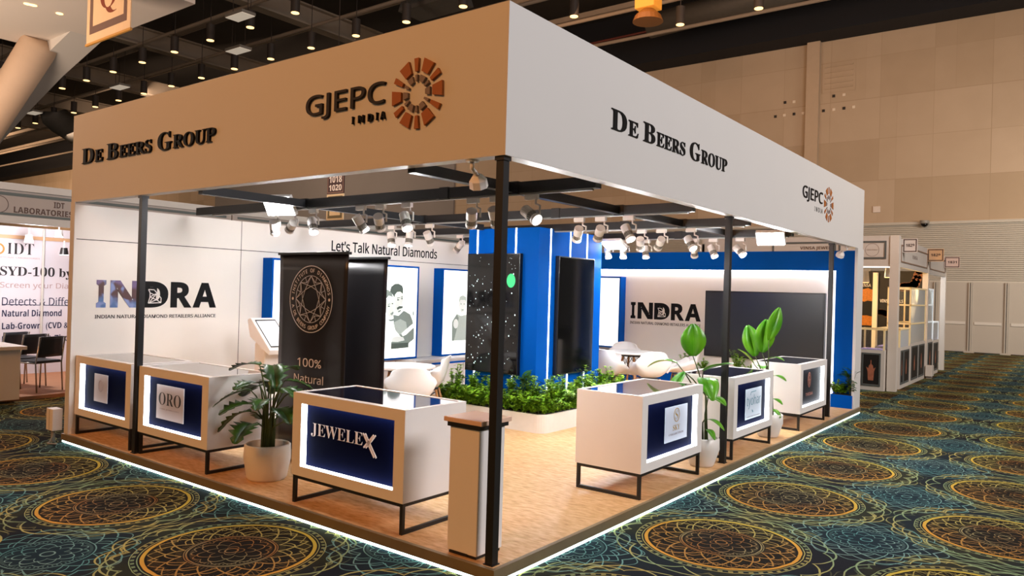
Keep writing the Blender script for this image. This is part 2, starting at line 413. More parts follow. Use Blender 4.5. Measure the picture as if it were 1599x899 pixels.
low = MB().box(-25.7, -4.3, YB, YB+.2, 0, 2.6).box(4.1, 12, YB, YB+.2, 0, 2.6).build('wall_lower', DOORP); struct(low, 'plain grey lower hall wall')
# plates, vent, thermostat, dome camera on the hall wall
for k, (px, py, dark) in enumerate([(1226, 160, 1), (1240, 159, 0), (1211, 182, 1), (1225, 180, 0), (1240, 178, 1), (1254, 177, 0), (1302, 150, 1), (1318, 148, 0), (1286, 173, 1), (1302, 171, 0), (1318, 169, 1), (1333, 167, 0)]):
    p = at(px, py, 'y', YB); o = MB().box(p.x-.055, p.x+.055, YB-.03, YB, p.z-.055, p.z+.055, .008).build('wall_plate', BLACK if dark else pm('cream_plate', 'E6D8C4', .5))
    tag(o, f'small {"black" if dark else "cream"} square plate in the {"cluster beside the louvre" if k > 5 else "cluster before the pilaster"} on the hall wall', 'wall plate', f'{"black" if dark else "cream"} plates {"past" if k > 5 else "before"} the pilaster')
a, b = at(1285, 100, 'y', YB), at(1336, 140, 'y', YB)
v = thing('louvre_vent', 'beige louvred vent high on the hall wall by the pilaster', 'vent', (0, 0, 0))
MB().box(a.x, b.x, YB-.02, YB, b.z, a.z).build('frame', HALL, v)
mb = MB()
for i in range(5): mb.box(a.x+.1, b.x-.1, YB-.06, YB-.02, b.z+.15+i*.22, b.z+.20+i*.22)
mb.build('slat', HALL, v)
p = at(1369, 327, 'y', YB); tag(MB().box(p.x-.13, p.x+.13, YB-.05, YB, p.z-.12, p.z+.12, .01).build('wall_access_panel', pm('pale_plastic', 'DCCFC4', .5)), 'small white access box on the beige wall above the shutter', 'box')
p = at(1445, 350, 'y', YB); v = thing('dome_camera', 'black dome camera at the foot of the beige wall', 'camera', (p.x, YB-.2, p.z))
MB().lathe([(.16, .12), (.16, .02), (.13, 0)], 20).build('housing', LAMPG, v); MB().lathe([(.0, -.13), (.07, -.11), (.12, -.05), (.13, 0)], 20).build('dome', GLOSS_BLACK, v, True)

# ceiling steel: beams along y, pipes along x, red sprinkler pipe, ducts
BEAM = pm('ceiling_steel', '8E8070', .8, var=.2, scale=1)
for i, x in enumerate((-22.0, -30.4, -38.8, -46.9, -55)):
    o = MB().box(x-.25, x+.25, 2, YB-1.3, 12.0, 12.08).box(x-.04, x+.04, 2, YB-1.3, 12.08, 12.75).box(x-.25, x+.25, 2, YB-1.3, 12.75, 12.82).build('ceiling_beam', BEAM); tag(o, f'grey steel ceiling beam, number {i+1} of the row running to the back wall', None, None, 'structure')
for i, y in enumerate((7.0, 9.5, 12.15, 14.85, 17.6, 20.1, 22.8)):
    mb = MB().tube([(-95, y+.3, 12.0), (10, y+.3, 12.0)], .07, 8)
    tag(MB().box(-95, 10, y-.6, y-.5, 12.9, 13.1).build('ceiling_tray', BEAM), f'narrow cable tray along the ceiling, row {i+1} from the stand', None, None, 'structure')
    tag(mb.build('ceiling_pipe', BEAM), f'grey service pipe along the ceiling, row {i+1} from the stand', None, None, 'structure')
p0, p1 = at(900, 73, 'y', 26.8), at(1199, 8, 'y', 26.8)
mb = MB(); d = p1-p0; mb.tube([p0-d*.3, p0+d*1.6], .05, 8)
tag(mb.build('sprinkler_pipe', pm('red_pipe', '7A3A2E', .6)), 'thin red sprinkler pipe along the black bulkhead', 'pipe')
DUCT = pm('duct_grey', '5A5650', .6, metal=.2, var=.15)
p = at(85, 195, 'z', 10.6)
pts = [p+Vector((0, 0, .62)), p+Vector((0, 0, .5)), p+Vector((.15, .3, .2)), p+Vector((.8, .8, -.3)), p+Vector((2.4, 1.6, -.5)), p+Vector((4.5, 2.5, -.5))]
v = MB().tube(pts, .75, 14).build('air_duct', DUCT, None, True); tag(v, 'curved grey air duct under the dark ceiling by the fascia end', 'duct')
p = at(680, 15, 'y', 16.2); mb = MB().prism([(-1.3, 0), (1.3, 0), (.7, 1.6), (-.7, 1.6)], lambda u, v, t: p+Vector((u, t, v)), -.6, .6)
tag(mb.build('duct_hopper', DUCT), 'tapered grey duct hopper above the fascia emblem', 'duct')
p = at(1050, 22, 'y', 24.6); mb = MB().tube([p+Vector((-1.0, 0, -.3)), p+Vector((8, 0, .1))], .5, 14)
tag(mb.build('air_duct', DUCT, None, True), 'long dark grey duct close to the black bulkhead', 'duct')
p = at(1012, 20, 'z', 11.0); v = thing('pendant_fixture', 'orange lit box fixture hanging under the dark duct', 'light', p)
MB().box(-.35, .35, -.3, .3, .1, .75, .03).build('housing', pm('amber_box', 'D08A30', .5, emis='E09030', es=.5), v); MB().lathe([(.5, -.3), (.42, -.1), (.2, .1)], 20).build('reflector', pm('bronze_reflector', '8A5A2A', .4), v)
MB().tube([(0, 0, .75), (0, 0, 3.6)], .03).build('rod', BEAM, v)
# cylinder downlights on a grid
CYL = pm('downlight_black', '3A332E', .6, var=.15)
GLOWW = pm('downlight_lit', 'FFD9A0', .5, emis=(1, .60, .22), es=3, var=0)
dl = thing('pendant_downlight', '', 'light', (0, 0, 0), 0, 'cylinder downlights under the ceiling')
MB().cyl((0, 0, .02), (0, 0, .62), .155, .155, 18).build('housing', CYL, dl, False)
MB().cyl((0, 0, 0), (0, 0, .02), .135, .135, 18).build('lens', GLOWW, dl)
MB().tube([(0, 0, .62), (0, 0, 3.58)], .015, 6).build('rod', CYL, dl)
rows = {9.6: [-31.9, -37.15], 12.2: [-18.83-2.62*i for i in range(9)], 14.9: [-13.6-2.62*i for i in range(15)], 17.6: [-11.03], 20.2: [-8.4, -5.7]}
ordn = 'first second third fourth fifth sixth seventh eighth ninth tenth eleventh twelfth thirteenth fourteenth fifteenth'.split()
first = True
for ri, (y, L) in enumerate(rows.items()):
    for i, x in enumerate(L):
        lab = f'dark cylinder downlight, {ordn[i]} from the big fascia corner in ceiling row {ri+1}'
        if first: dl.location = (x, y, 11); dl['label'] = lab; first = False
        else: dup(dl, (x, y, 11), 0, lab)
PANEL = pm('panel_light', 'E8DCCB', .5, emis=(1, .86, .68), es=.35, var=0)
for i, (px, py) in enumerate([(372, 80), (187, 137), (53, 177), (375, 27)]):
    p = at(px, py, 'z', 11); q = thing('panel_light', f'flat rectangular panel light hanging in the dark ceiling, {ordn[i]} of four by depth', 'light', p, 0, 'flat panel lights')
    MB().box(-.52, .52, -.27, .27, .02, .12).build('housing', LAMPG, q); MB().box(-.5, .5, -.25, .25, 0, .02).build('diffuser', PANEL, q)
    MB().tube([(-.45, 0, .12), (-.45, 0, 3.595)], .012, 6).tube([(.45, 0, .12), (.45, 0, 3.595)], .012, 6).build('rod', CYL, q)

# white canopy on a slanting leg, with its raking column and hanging banner
CAN = pm('canopy_white', 'CFC2B4', .6, var=.04, scale=.4)
zc = 7.38
cn = thing('entrance_canopy', 'large white canopy on a sloping leg at the hall edge', 'canopy', (-15, 4.6, 0))
mb = MB().box(-17.8, -11.7, -9, 4.6, zc, zc+.5)
o = mb.build('roof', CAN, cn); o.location = (15, -4.6, 0)
prof = [(-15.75, 7.38), (-17.9, 6.85), (-20.0, 6.2), (-21.9, 5.55), (-23.6, 4.5), (-24.6, 2.6), (-25, 0), (-26.4, 0), (-26.2, 3.0), (-25.0, 5.3), (-23.5, 6.1), (-21.9, 6.7), (-18.3, 7.55), (-16.6, 7.85), (-15.75, 7.85)]
o = MB().prism(prof, lambda u, v, t: Vector((u, t, v)), 3.9, 4.62).build('leg', pm('canopy_leg_white', 'C6BEB4', .6, var=.04, scale=.4), cn); o.location = (15, -4.6, 0)
a, b = at(67, 62, 'z', zc), at(-40, 230, 'y', 3.7)
d = (b-a); o = MB().cyl(a, a+d*3.0, .40, .40, 28).build('column', pm('canopy_column', 'C8A98C', .6, var=.05), cn, True); o.location = (15, -4.6, 0)
mb = MB()
for px, py in ((93, 21), (43, 6), (52, 8)):
    p = at(px, py, 'z', zc); mb.cyl((p.x, p.y, zc-.01), (p.x, p.y, zc+.02), .07, .07, 14)
o = mb.build('recessed_lamp', GLOWW, cn); o.location = (15, -4.6, 0)
bn = thing('hanging_banner', 'tan hanging banner with a brown letter Q under the canopy', 'banner', (-11.9, 3, 6.3))
fr = lambda u, v, t: Vector((u, -t, v))
MB().box(-.87, .87, 0, .02, 0, 1.08).build('cloth', pm('banner_tan', 'DDBB92', .8), bn)
mb = MB()
for r_ in ((-.74, .74, .16, .30), (-.74, -.62, .30, 1.07), (.62, .74, .30, 1.07)): slab(fr, *r_, .001, .004, mb)
mb.build('border_print', pm('banner_brown', '6E5448', .8), bn)
lettering('Q', fr, -.32, .34, .42, 1.06, pm('banner_q', '7A3418', .8), bn, 'serif', -.01, .004)
MB().box(-.9, .9, -.01, .03, -.04, 0).build('hem_bar', pm('ochre_bar', 'C08A3C', .6), bn)
MB().tube([(-.7, .01, 1.05), (-.7, .01, 1.1)], .01).build('cord', BLACK, bn)

# ================================================================== THE STAND
L_, D_ = -5.86, 9.12
ZF0, ZF1 = 2.56, 3.48
pf = thing('exhibition_platform', 'raised wood strand platform with chrome edge and glowing underside', 'platform', (0, 0, 0))
MB().box(L_, 0, 0, D_, .0, .1).build('deck', osb_material(), pf)
MB().box(L_, .03, -.03, 0, .035, .102).box(0, .03, 0, D_, .035, .102).build('edge_trim', TINTED_TRIM, pf)
MB().box(L_, .018, -.018, -.0, .010, .030).box(0, .018, 0, D_, .008, .033).build('led_strip', LEDC, pf)

# fascia boards with their lettering
def wedge_wheel(fr, cu, cv, R, parent, t):
    o_, i_ = MB(), MB()
    for k in range(12):
        a = PI/2-k*PI/6+.03; wide = k % 2
        for mb, r0, r1 in ((o_, .63, 1.0), (i_, .345, .53)):
            hw = .21 if wide else .085
            pts = [(r0, -hw*1.0), (r1, -hw), (r1, hw), (r0, hw)]
            mb.prism([(cu+R*r*math.cos(a+w_), cv+R*r*math.sin(a+w_)) for r, w_ in pts], fr, .0005, t)
    o_.build('emblem_outer', GOLDTXT, parent); i_.build('emblem_inner', GREYTXT, parent)
def caps(fr, segs, parent, mat, t, style='serif', off=0.):
    mb = MB()
    for s, u0, u1, v0, v1 in segs: put(mb, s, fr, u0, u1, v0, v1, style, off, t)
    mb.build('lettering', mat, parent)
fa = thing('fascia_board', 'long overhead fascia board facing the front aisle, tinted tan by the hall light', 'fascia', (-2.9, 0, ZF0))
o = MB().box(L_, 0, 0, .1, ZF0, ZF1).build('panel', FASCIA, fa); o.location = (2.9, 0, -ZF0)
f0 = frameF(0)
def rel(root):
    for c in kids(root):
        c.location = (-root.location[0], -root.location[1], -root.location[2])
caps(f0, [('D', -5.60, -5.34, 2.945, 3.10), ('E', -5.31, -5.14, 2.945, 3.065), ('B', -5.05, -4.82, 2.945, 3.10), ('EERS', -4.79, -4.17, 2.945, 3.065), ('G', -4.05, -3.81, 2.94, 3.105), ('ROUP', -3.78, -3.10, 2.94, 3.065)], fa, DARKTXT, .02)
caps(f0, [('GJEPC', -1.885, -1.035, 2.965, 3.15)], fa, CHARTXT, .02, 'sans', .004)
caps(f0, [('I', -1.365, -1.352, 2.89, 2.942), ('N', -1.30, -1.245, 2.89, 2.942), ('D', -1.20, -1.155, 2.89, 2.942), ('I', -1.118, -1.105, 2.89, 2.942), ('A', -1.075, -1.03, 2.89, 2.942)], fa, DARKTXT, .02, 'bold')
wedge_wheel(f0, -.737, 3.022, .232, fa, .02); rel(fa)
fb = thing('fascia_board', 'overhead fascia board facing the side aisle, pale grey white', 'fascia', (0, 4.5, ZF0))
MB().box(-.1, 0, .1, D_, ZF0, ZF1).build('panel', FASCIA, fb)
r0 = frameR(0)
caps(r0, [('D', 1.23, 1.46, 2.95, 3.10), ('E', 1.49, 1.645, 2.95, 3.065), ('B', 1.73, 1.93, 2.95, 3.10), ('EERS', 1.96, 2.50, 2.95, 3.065), ('G', 2.60, 2.82, 2.945, 3.105), ('ROUP', 2.845, 3.45, 2.945, 3.07)], fb, DARKTXT, .008)
caps(r0, [('GJEPC', 5.90, 6.78, 2.97, 3.155)], fb, DARKTXT, .008, 'sans', .006)
caps(r0, [(c_, 6.43+d_, 6.43+e_, 2.885, 2.945) for c_, d_, e_ in (('I', 0, .014), ('N', .065, .125), ('D', .175, .225), ('I', .27, .284), ('A', .31, .365))], fb, DARKTXT, .002, 'sans', .004)
wedge_wheel(r0, 7.085, 3.035, .235, fb, .005); rel(fb)

# partition walls
pw = thing('partition_wall', 'white panelled partition wall with the long slogan and large lettering', 'wall', (-5.81, 4.5, 0))
MB().box(L_, -5.76, 0, D_, 0, 2.535).build('panel', WALLP, pw)
MB().box(-5.8595, -5.7605, -.004, .0, 0, ZF0).build('end_cap', FASCIA, pw)
MB().box(-5.7605, -5.758, .02, D_, 2.166, 2.174).box(-5.7605, -5.758, 1.976, 1.982, .1, 2.535).build('panel_joint', pm('joint_shadow', '3A3632', .8), pw)
fw = frameR(-5.76)
MB().box(-5.76, -5.745, .02, 2.3, .1, .16).build('skirting', WALLP, pw)
def indra_mat():
    m = bpy.data.materials.new('photo_filled_letters'); m.use_nodes = True; nt = m.node_tree; q = NT(nt); b = nt.nodes['Principled BSDF']
    g = nt.nodes.new('ShaderNodeNewGeometry'); sp = nt.nodes.new('ShaderNodeSeparateXYZ'); nt.links.new(g.outputs['Position'], sp.inputs[0])
    n = q.noise(g.outputs['Position'], 4.2, 1); zz = q.m('ADD', sp.outputs[2], q.m('MULTIPLY', q.m('SUBTRACT', n, .5), .30))
    c = q.mix(q.ss(zz, 1.50, 1.56), lin('4C6CA0'), lin('4E2A2A')); c = q.mix(q.ss(zz, 1.64, 1.70), c, lin('6A5480'))
    c = q.mix(q.ss(q.noise(g.outputs['Position'], 9, 1), .5, .62), c, lin('7C8CC0'))
    nt.links.new(c, b.inputs['Base Color']); b.inputs['Roughness'].default_value = .4; return m
GEM = [((.0, 1.), (.42, .98)), ((.42, .98), (.95, .38)), ((.95, .38), (.95, .04)), ((.95, .04), (0, 0)), ((0, 0), (.12, .45)), ((.12, .45), (.42, .62)), ((.42, .62), (.60, .70)), ((0, 1), (.12, .75)), ((.12, .75), (.42, .62)),
       ((.12, .45), (.60, .25)), ((.60, .70), (.12, .10)), ((.60, .25), (.95, .04)), ((.60, .25), (.60, .70)), ((.0, 0), (.60, .25)), ((.12, .45), (.12, .75))]
def indra(fr, u0, u1, v0, v1, parent, photo, tagv):
    W = u1-u0; X = lambda a: u0+(a-215)/1237*W
    for s, a, b, mt in (('I', 215, 303, photo), ('N', 343, 622, photo), ('DRA', 0, 0, DARKTXT)):
        mb = MB()
        if s != 'DRA': put(mb, s, fr, X(a), X(b), v0, v1, 'bold', .02, .004)
        else:
            for ch, c, d in (('D', 645, 918), ('R', 943, 1172), ('A', 1185, 1452)):
                put(mb, ch, fr, X(c), X(d), v0, v1, 'bold', .02, .004)
            slab(fr, X(690), X(800), v0+(v1-v0)*.2, v0+(v1-v0)*.78, .0005, .0042, mb)
        mb.build('lettering', mt, parent)
    gu, gv, gs = X(712), v0+(v1-v0)*.17, (v1-v0)*.52
    strokes(MB(), fr, [((gu+a*gs, gv+b*gs), (gu+c*gs, gv+d*gs)) for (a, b), (c, d) in GEM], gs*.06, .002, .005).build('gem_outline', WHITE_LAM, parent)
    lettering('INDIAN NATURAL DIAMOND RETAILERS ALLIANCE', fr, X(207), X(1450), tagv[0], tagv[1], CHARTXT, parent, 'sans', .012, .003)
indra(fw, .239, 1.654, 1.441, 1.742, pw, indra_mat(), (1.322, 1.362))
lettering("Let's Talk Natural Diamonds", fw, 3.415, 5.60, 2.245, 2.405, DARKTXT, pw, 'sans', .014, .003)
rel(pw)

bw = thing('partition_wall', 'blue framed rear partition wall with a white lit recess', 'wall', (-2.9, D_, 0))
MB().box(-5.76, -.04, D_, D_+.06, 0, 2.50).build('panel', WALLP, bw)
MB().box(-5.76, -.04, 8.92, D_, 2.22, 2.53).build('header', BLUE, bw)
MB().box(-.34, -.04, 8.92, D_, .1, 2.22).build('pilaster', BLUE, bw)
MB().box(-.04, 0, 8.80, D_+.06, 0, ZF0).build('end_cap', FASCIA, bw)
MB().box(-5.7, -.35, 9.06, 9.10, 2.212, 2.22).box(-.352, -.34, 9.04, 9.10, .12, 2.21).build('led_strip', pm('led_cove', 'FFFFFF', .5, emis=(.95, .97, 1), es=16, var=0), bw)
fk = frameF(D_)
indra(fk, -4.03, -2.635, 1.305, 1.612, bw, DARKTXT, (1.205, 1.255)); rel(bw)

# blue column in the middle with its light lines
bc = thing('display_column', 'square blue column with white light lines in the middle of the stand', 'column', (-3.17, 4.8, 0))
MB().box(-3.74, -2.6, 4.05, 5.56, .1, 2.55).build('body', BLUE, bc)
mb = MB()
for x in (-3.585, -3.275, -2.955): mb.box(x-.009, x+.009, 4.042, 4.05, .3, 2.55)
for y in (4.30, 4.755, 5.17): mb.box(-2.6, -2.592, y-.009, y+.009, .3, 2.55)
mb.build('led_strip', LEDW, bc); rel(bc)
s1 = thing('wall_screen', 'tall black portrait screen with sparkles and a green disc, on the blue column', 'screen', (-3.27, 4.02, .71), 0, None)
MB().box(-3.70, -2.84, 3.99, 4.05, .70, 2.225, .006).build('bezel', BLACK_BEZEL, s1); MB().box(-3.685, -2.855, 3.987, 3.99, .715, 2.21).build('screen_face', GLOSS_BLACK, s1)
mb = MB(); fs = frameF(3.986); rr = random.Random(3)
for i in range(120):
    u = -3.66+rr.random()*.78; v_ = .8+rr.random()**1.1*1.38; r = .0025+.0075*rr.random()**3
    mb.prism([(u+r*math.cos(a*PI/3), v_+1.3*r*math.sin(a*PI/3)) for a in range(6)], fs, 0, .0006)
o = mb.build('sparkle', pm('sparkle_print', 'CFE6E6', .5, emis=(.7, .9, .95), es=.6, var=0), s1); o['kind'] = 'stuff'
p = at(798, 438, 'y', 3.986)
MB().prism([(p.x+.068*math.cos(a*PI/16), p.z+.088*math.sin(a*PI/16)) for a in range(32)], fs, 0, .0008).build('green_disc', pm('green_disc', '18A860', .5, emis='18B468', es=.7, var=0), s1); rel(s1)
s2 = thing('wall_screen', 'tall black portrait screen without picture, on the aisle face of the blue column', 'screen', (-2.57, 4.85, .71))
MB().box(-2.6, -2.54, 4.42, 5.285, .70, 2.215, .006).build('bezel', BLACK_BEZEL, s2); MB().box(-2.54, -2.537, 4.435, 5.27, .715, 2.2).build('screen_face', GLOSS_BLACK, s2); rel(s2)
tv = thing('wall_television', 'very large black flat screen television on the white recess wall', 'television', (-1.52, D_, .72))
MB().box(-2.53, -.52, 9.04, D_, .72, 1.86, .008).build('bezel', BLACK_BEZEL, tv); MB().box(-2.505, -.545, 9.035, 9.04, .75, 1.835).build('screen_face', pm('tv_glass', '181C20', .32, spec=.6, var=0), tv); rel(tv)

# posts and beams
for x, y, lab in ((-.055, .05, 'black square steel post at the front corner of the stand'), (-4.43, .06, 'black square steel post between the two adjoining counters on the front edge'),
                  (-.08, 3.76, 'black square steel post on the side aisle between two counters and the palm pot'), (-.11, 7.73, 'black square steel post nearest the blue planter box')):
    t = thing('support_post', lab, 'post', (x, y, .1)); h = .028
    MB().box(-h, h, -h, h, 0, ZF0-.1).build('shaft', BLACK, t); MB().box(-.036, .036, -.036, .036, 0, .006).build('foot_plate', BLACK, t)
    if x > -.2 or x < -4: MB().box(-.036, .036, -.036, .036, ZF0-.125, ZF0-.1).build('cap_plate', BLACK, t)
BY = {1: 1.25, 2: 2.95, 3: 4.4, 4: 5.9}; BN = {1: 'front', 2: 'second', 3: 'third', 4: 'rear'}
for k, y in BY.items():
    t = thing('lighting_beam', f'black lighting beam across the stand, {BN[k]} of four from the front fascia', 'beam', (-2.9, y, 2.57))
    x0 = -5.5 if k != 3 else -5.5
    MB().box(x0, -.1, y-.04, y+.04, 2.525, 2.612).build('profile', DARKMETAL, t)
    MB().box(x0+.3, -.15, y-.018, y+.018, 2.512, 2.525).build('track_rail', pm('track_rail_grey', '9A9894', .4), t)
    for x in (-3.5, -.86, -1.6): MB().box(x-.05, x+.05, y-.046, y+.046, 2.518, 2.618).build('coupling', BLACK, t)
    rel(t)
for x, y1, lab in ((-.88, 5.9, 'dark cross beam running back from the front fascia near the corner post'), (-3.5, 4.02, 'dark cross beam running back above the black banners')):
    t = thing('cross_beam', lab, 'beam', (x, 3, 2.57)); mb = MB(); ys = [.1]+[b for b in BY.values() if b <= y1]
    for a, b in zip(ys, ys[1:]+([y1] if y1 not in ys else [])): mb.box(x-.035, x+.035, a+(.047 if a > .2 else 0), b-(.047 if b in BY.values() else 0), 2.53, 2.605)
    mb.build('profile', DARKMETAL, t); rel(t)

# track spotlights
TL = [(1, 428.5, 425, 375, 0), (1, 456, 440, 371, 0), (1, 488, 489, 374, 1), (1, 561.6, 569, 369.5, 0), (1, 592, 590, 363.5, 0), (1, 633, 634, 363, 1), (1, 736, 730, 362, 0), (1, 772, 772, 360, 0), (1, 827, 843.8, 352, 1),
      (2, 611.5, 610, 392, 1), (2, 640, 635, 388.5, 1), (2, 670, 672, 388.5, 0), (2, 903, 895, 383, 0), (2, 936.4, 928, 380, 0), (2, 980, 984, 377, 1),
      (3, 718.5, 719, 395, 0), (3, 1000.6, 997, 393.6, 0), (3, 1031.5, 1022.5, 392.4, 0), (3, 1078, 1081, 389, 1), (4, 950, 949.5, 407.4, 1), (4, 974.5, 972, 406.6, 1), (4, 1009, 1007.7, 406, 1), (4, 1085, 1082.6, 405, 0), (4, 1113.5, 1116, 404, 1), (4, 1155, 1163.4, 403, 1)]
def track_light(x, y, d, label):
    """white gimbal spotlight under a beam; d = unit vector the lamp points along"""
    t = thing('track_spotlight', label, 'light', (x, y, 2.512), 0, 'track spotlights under the beams')
    MB().box(-.075, .045, -.018, .018, -.042, 0, .004).build('adapter', LAMPW, t)
    sx = .045
    c = Vector((0, 0, -.15))
    MB().tube([(sx-.02, 0, -.04), (sx-.02, 0, -.075), (sx+.02, 0, -.09), (sx+.02, 0, -.16)], .009, 8).build('arm', LAMPW, t, True)
    c = Vector((-.028, 0, -.155)); d = d.normalized()
    MB().cyl(c-d*.07, c+d*.015, .046, .046, 20).cyl(c+d*.068, c+d*.098, .048, .050, 20, True).build('lamp_body', LAMPW, t)
    mb = MB().cyl(c+d*.015, c+d*.068, .036, .036, 16)
    a = d.orthogonal().normalized(); b = d.cross(a)
    for i in range(14):
        th = 2*PI*i/14; e = a*math.cos(th)+b*math.sin(th); g = d.cross(e)*.004
        p, q = c+d*.015+e*.034, c+d*.068+e*.034
        vs = [mb.bm.verts.new(z) for z in (p-g, p+g, p+g+e*.011, p-g+e*.011, q-g, q+g, q+g+e*.011, q-g+e*.011)]
        for f in ((0, 1, 2, 3), (4, 7, 6, 5), (0, 4, 5, 1), (1, 5, 6, 2), (2, 6, 7, 3), (3, 7, 4, 0)): mb.bm.faces.new([vs[i] for i in f])
    mb.build('cooling_fins', LAMPG, t)
    MB().cyl(c+d*.0985, c+d*.101, .043, .043, 20).build('lens', LENS, t)
    lamp('spot_beam', 'SPOT', c+d*.12, 50 if y > 5.5 else 30, WHITE, c+d*2, spot=math.radians(168), blend=.3, parent=t, radius=.04)
cnt = {}
for k, ax, lx, ly, br in TL:
    y = BY[k]; A = at(ax, 330, 'y', y); A = Vector((A.x, y, 2.51)); A = Vector((at(ax, 340, 'y', y).x, y, 2.5))
    Lp = at(lx, ly, 'y', y-(.05 if br else -.05))
    d = Vector(((Lp.x-A.x)*1.1, -.03 if br else .10, Lp.z-2.357))
    if k == 3 and ax < 800: d = Vector((-.6, .1, -.5))
    cnt[k] = cnt.get(k, 0)+1
    track_light(A.x+.03, y, d, f'white track spotlight, {ordn[cnt[k]-1]} from the white wall along the {BN[k]} beam')

# floodlights that burn out white
FLOOD = pm('flood_lens_lit', 'FFFFFF', .4, emis=(.96, .99, 1), es=22, var=0)
for px, py, ax, c, tgt, lab in ((435, 322, 'y', 1.06, (-3.0, -1.2, 1.0), 'bright white floodlight above the front beam over the lettered wall'), (1203, 373, 'y', 5.74, (.0, 4.0, .5), 'bright white floodlight near the side fascia above the blue header'), (958, 383, 'y', 5.74, (-2.6, 4.6, .3), 'bright white floodlight behind the blue column')):
    p = at(px, py, ax, c); t = thing('floodlight', lab, 'light', p)
    q = (Vector(tgt)-p).to_track_quat('-Z', 'Y').to_euler()
    b = MB().box(-.17, .17, -.11, .11, .0, .05, .01).build('housing', LAMPW, t); b.rotation_euler = q
    g = MB().box(-.16, .16, -.10, .10, -.006, 0).build('lens', FLOOD, t); g.rotation_euler = q
    MB().tube([(0, .0, .03), (0, .10, .05), (0, .17, .06)], .012).build('bracket', LAMPG, t)
    lamp('flood_beam', 'AREA', Vector(q.to_matrix() @ Vector((0, 0, -.02))), 10 if px > 900 and px < 1000 else 26, COOL, None, .3, .2, parent=t).rotation_euler = q
def arm_flood(x, y, z, label, dx, dy):
    t = thing('arm_floodlight', label, 'light', (x, y, z))
    MB().cyl((0, 0, -.012), (0, 0, 0), .04, .045, 18).build('mount', LAMPW, t)
    MB().tube([(0, 0, -.012), (0, 0, -.05), (dx*.2, dy*.2, -.075)], .014, 10).build('arm', LAMPW, t, True)
    a = Vector((dx*.2, dy*.2, -.075)); d = Vector((dx, dy, -.9)).normalized()
    s_ = d.orthogonal().normalized()
    MB().cyl(a, a+d*.035, .03, .058, 8).cyl(a+d*.035, a+d*.085, .058, .062, 8).build('lamp_body', LAMPW, t)
    MB().cyl(a+d*.085, a+d*.088, .052, .052, 8).build('lens', pm('unlit_lens', 'C9C2BC', .3), t)
arm_flood(-.30, .05, ZF0, 'small white arm lamp under the front fascia beside the corner post', -.2, .5)
arm_flood(-.05, 8.35, ZF0, 'small pale arm lamp under the side fascia above the blue pilaster', -.5, .5)

# ------------------------------------------------------------------ display counters
def counter(x, y, rz, label, w=1.2):
    t = thing('display_counter', label, 'counter', (x, y, .1), rz, 'white display counters on black frames')
    H0, H1, dp, dz = .212, .836, .62, .062
    a, b, c, d = .10, w-.10, .285, .757                      # recess opening
    mb = MB()
    mb.box(0, a, 0, dz, H0, H1).box(b, w, 0, dz, H0, H1).box(a, b, 0, dz, H0, c).box(a, b, 0, dz, d, H1)
    mb.box(0, w, dz, dp, H0, H1-.02)
    mb.box(0, .035, dz, dp, H1-.02, H1).box(w-.035, w, dz, dp, H1-.02, H1).box(.035, w-.035, dp-.035, dp, H1-.02, H1)
    mb.build('cabinet', WHITE_LAM, t)
    MB().box(.035, w-.035, dz, dp-.035, H1-.02, H1-.003).build('glass_top', pm('counter_top_glass', '14182C', .06, spec=.8, var=0, coat=.5), t)
    MB().box(a+.004, b-.004, dz-.008, dz, c+.004, d-.004).build('back_panel', NAVY, t)
    e = .002
    MB().box(a, a+e, .004, dz-.008, c, d).box(b-e, b, .012, dz-.008, c, d).box(a+e, b-e, .004, dz-.008, c, c+e).box(a+e, b-e, .012, dz-.008, d-e, d).build('led_strip', LEDB, t)
    k = .026
    for xx in (.01, w-.01-k):
        MB().box(xx, xx+k, .01, .01+k, 0, H0-k).box(xx, xx+k, dp-.01-k, dp-.01, 0, H0-k).box(xx, xx+k, .01+k, dp-.01-k, 0, k).box(xx, xx+k, .01, dp-.01, H0-k, H0).build('leg_frame', BLACK, t)
    MB().box(.01+k, w-.01-k, .01, .01+k, H0-k, H0).box(.01+k, w-.01-k, dp-.01-k, dp-.01, H0-k, H0).build('rail', BLACK, t)
    return t
fc = lambda u, v, t: Vector((u, .054-t, v))
def card(t, u0, u1, v0, v1, col='B9B6BC', nm='brand_card'):
    return MB().box(u0, u1, .048, .054, v0, v1).build(nm, pm('card_'+col, col, .45, var=.05), t)
fcc = lambda u, v, t: Vector((u, .048-t, v))
c1 = counter(-5.75, .05, 0, 'white display counter against the lettered wall, with a faint pale card')
k = card(c1, .33, .62, .385, .67, 'A8A4AA')
mb = MB(); put(mb, 'SAMYAK', fcc, .40, .55, .45, .47, 'serif', 0, .001)
mb = MB()
ringseg(mb, fcc, .475, .55, .045, .06, .004, 24); mb.build('emblem', pm('card_print_faint', '8C8288', .6), k)
c2 = counter(-4.39, .05, 0, 'white display counter next to the post, its card reading ORO')
k = card(c2, .245, .72, .368, .683, 'B4B1B8')
lettering('ORO', fcc, .285, .675, .50, .615, CHARTXT, k, 'serif', -.007, .001)
lettering('FINE JEWELLERY', fcc, .31, .65, .455, .468, pm('card_print_faint', '8C8288', .6), k, 'sans', 0, .001, name='small_print')
c3 = counter(-2.02, .05, 0, 'white display counter in front of the black banners, lettered JEWELEX')
mb = MB()
put(mb, 'JEWELE', fc, .16, .73, .515, .615, 'serif', -.016, .004)
u0, u1, vb, vt = .735, .865, .515, .615
strokes(mb, fc, [((u0, vt), (u1-.01, vb-.055)), ((u0+.022, vt), (u1+.012, vb-.055)), ((u1-.02, vt), (u0+.01, vb)), ((u1, vt), (u0+.032, vb))], .012, .004)
mb.build('lettering', pm('silver_lettering', 'E2D8D8', .35), c3)
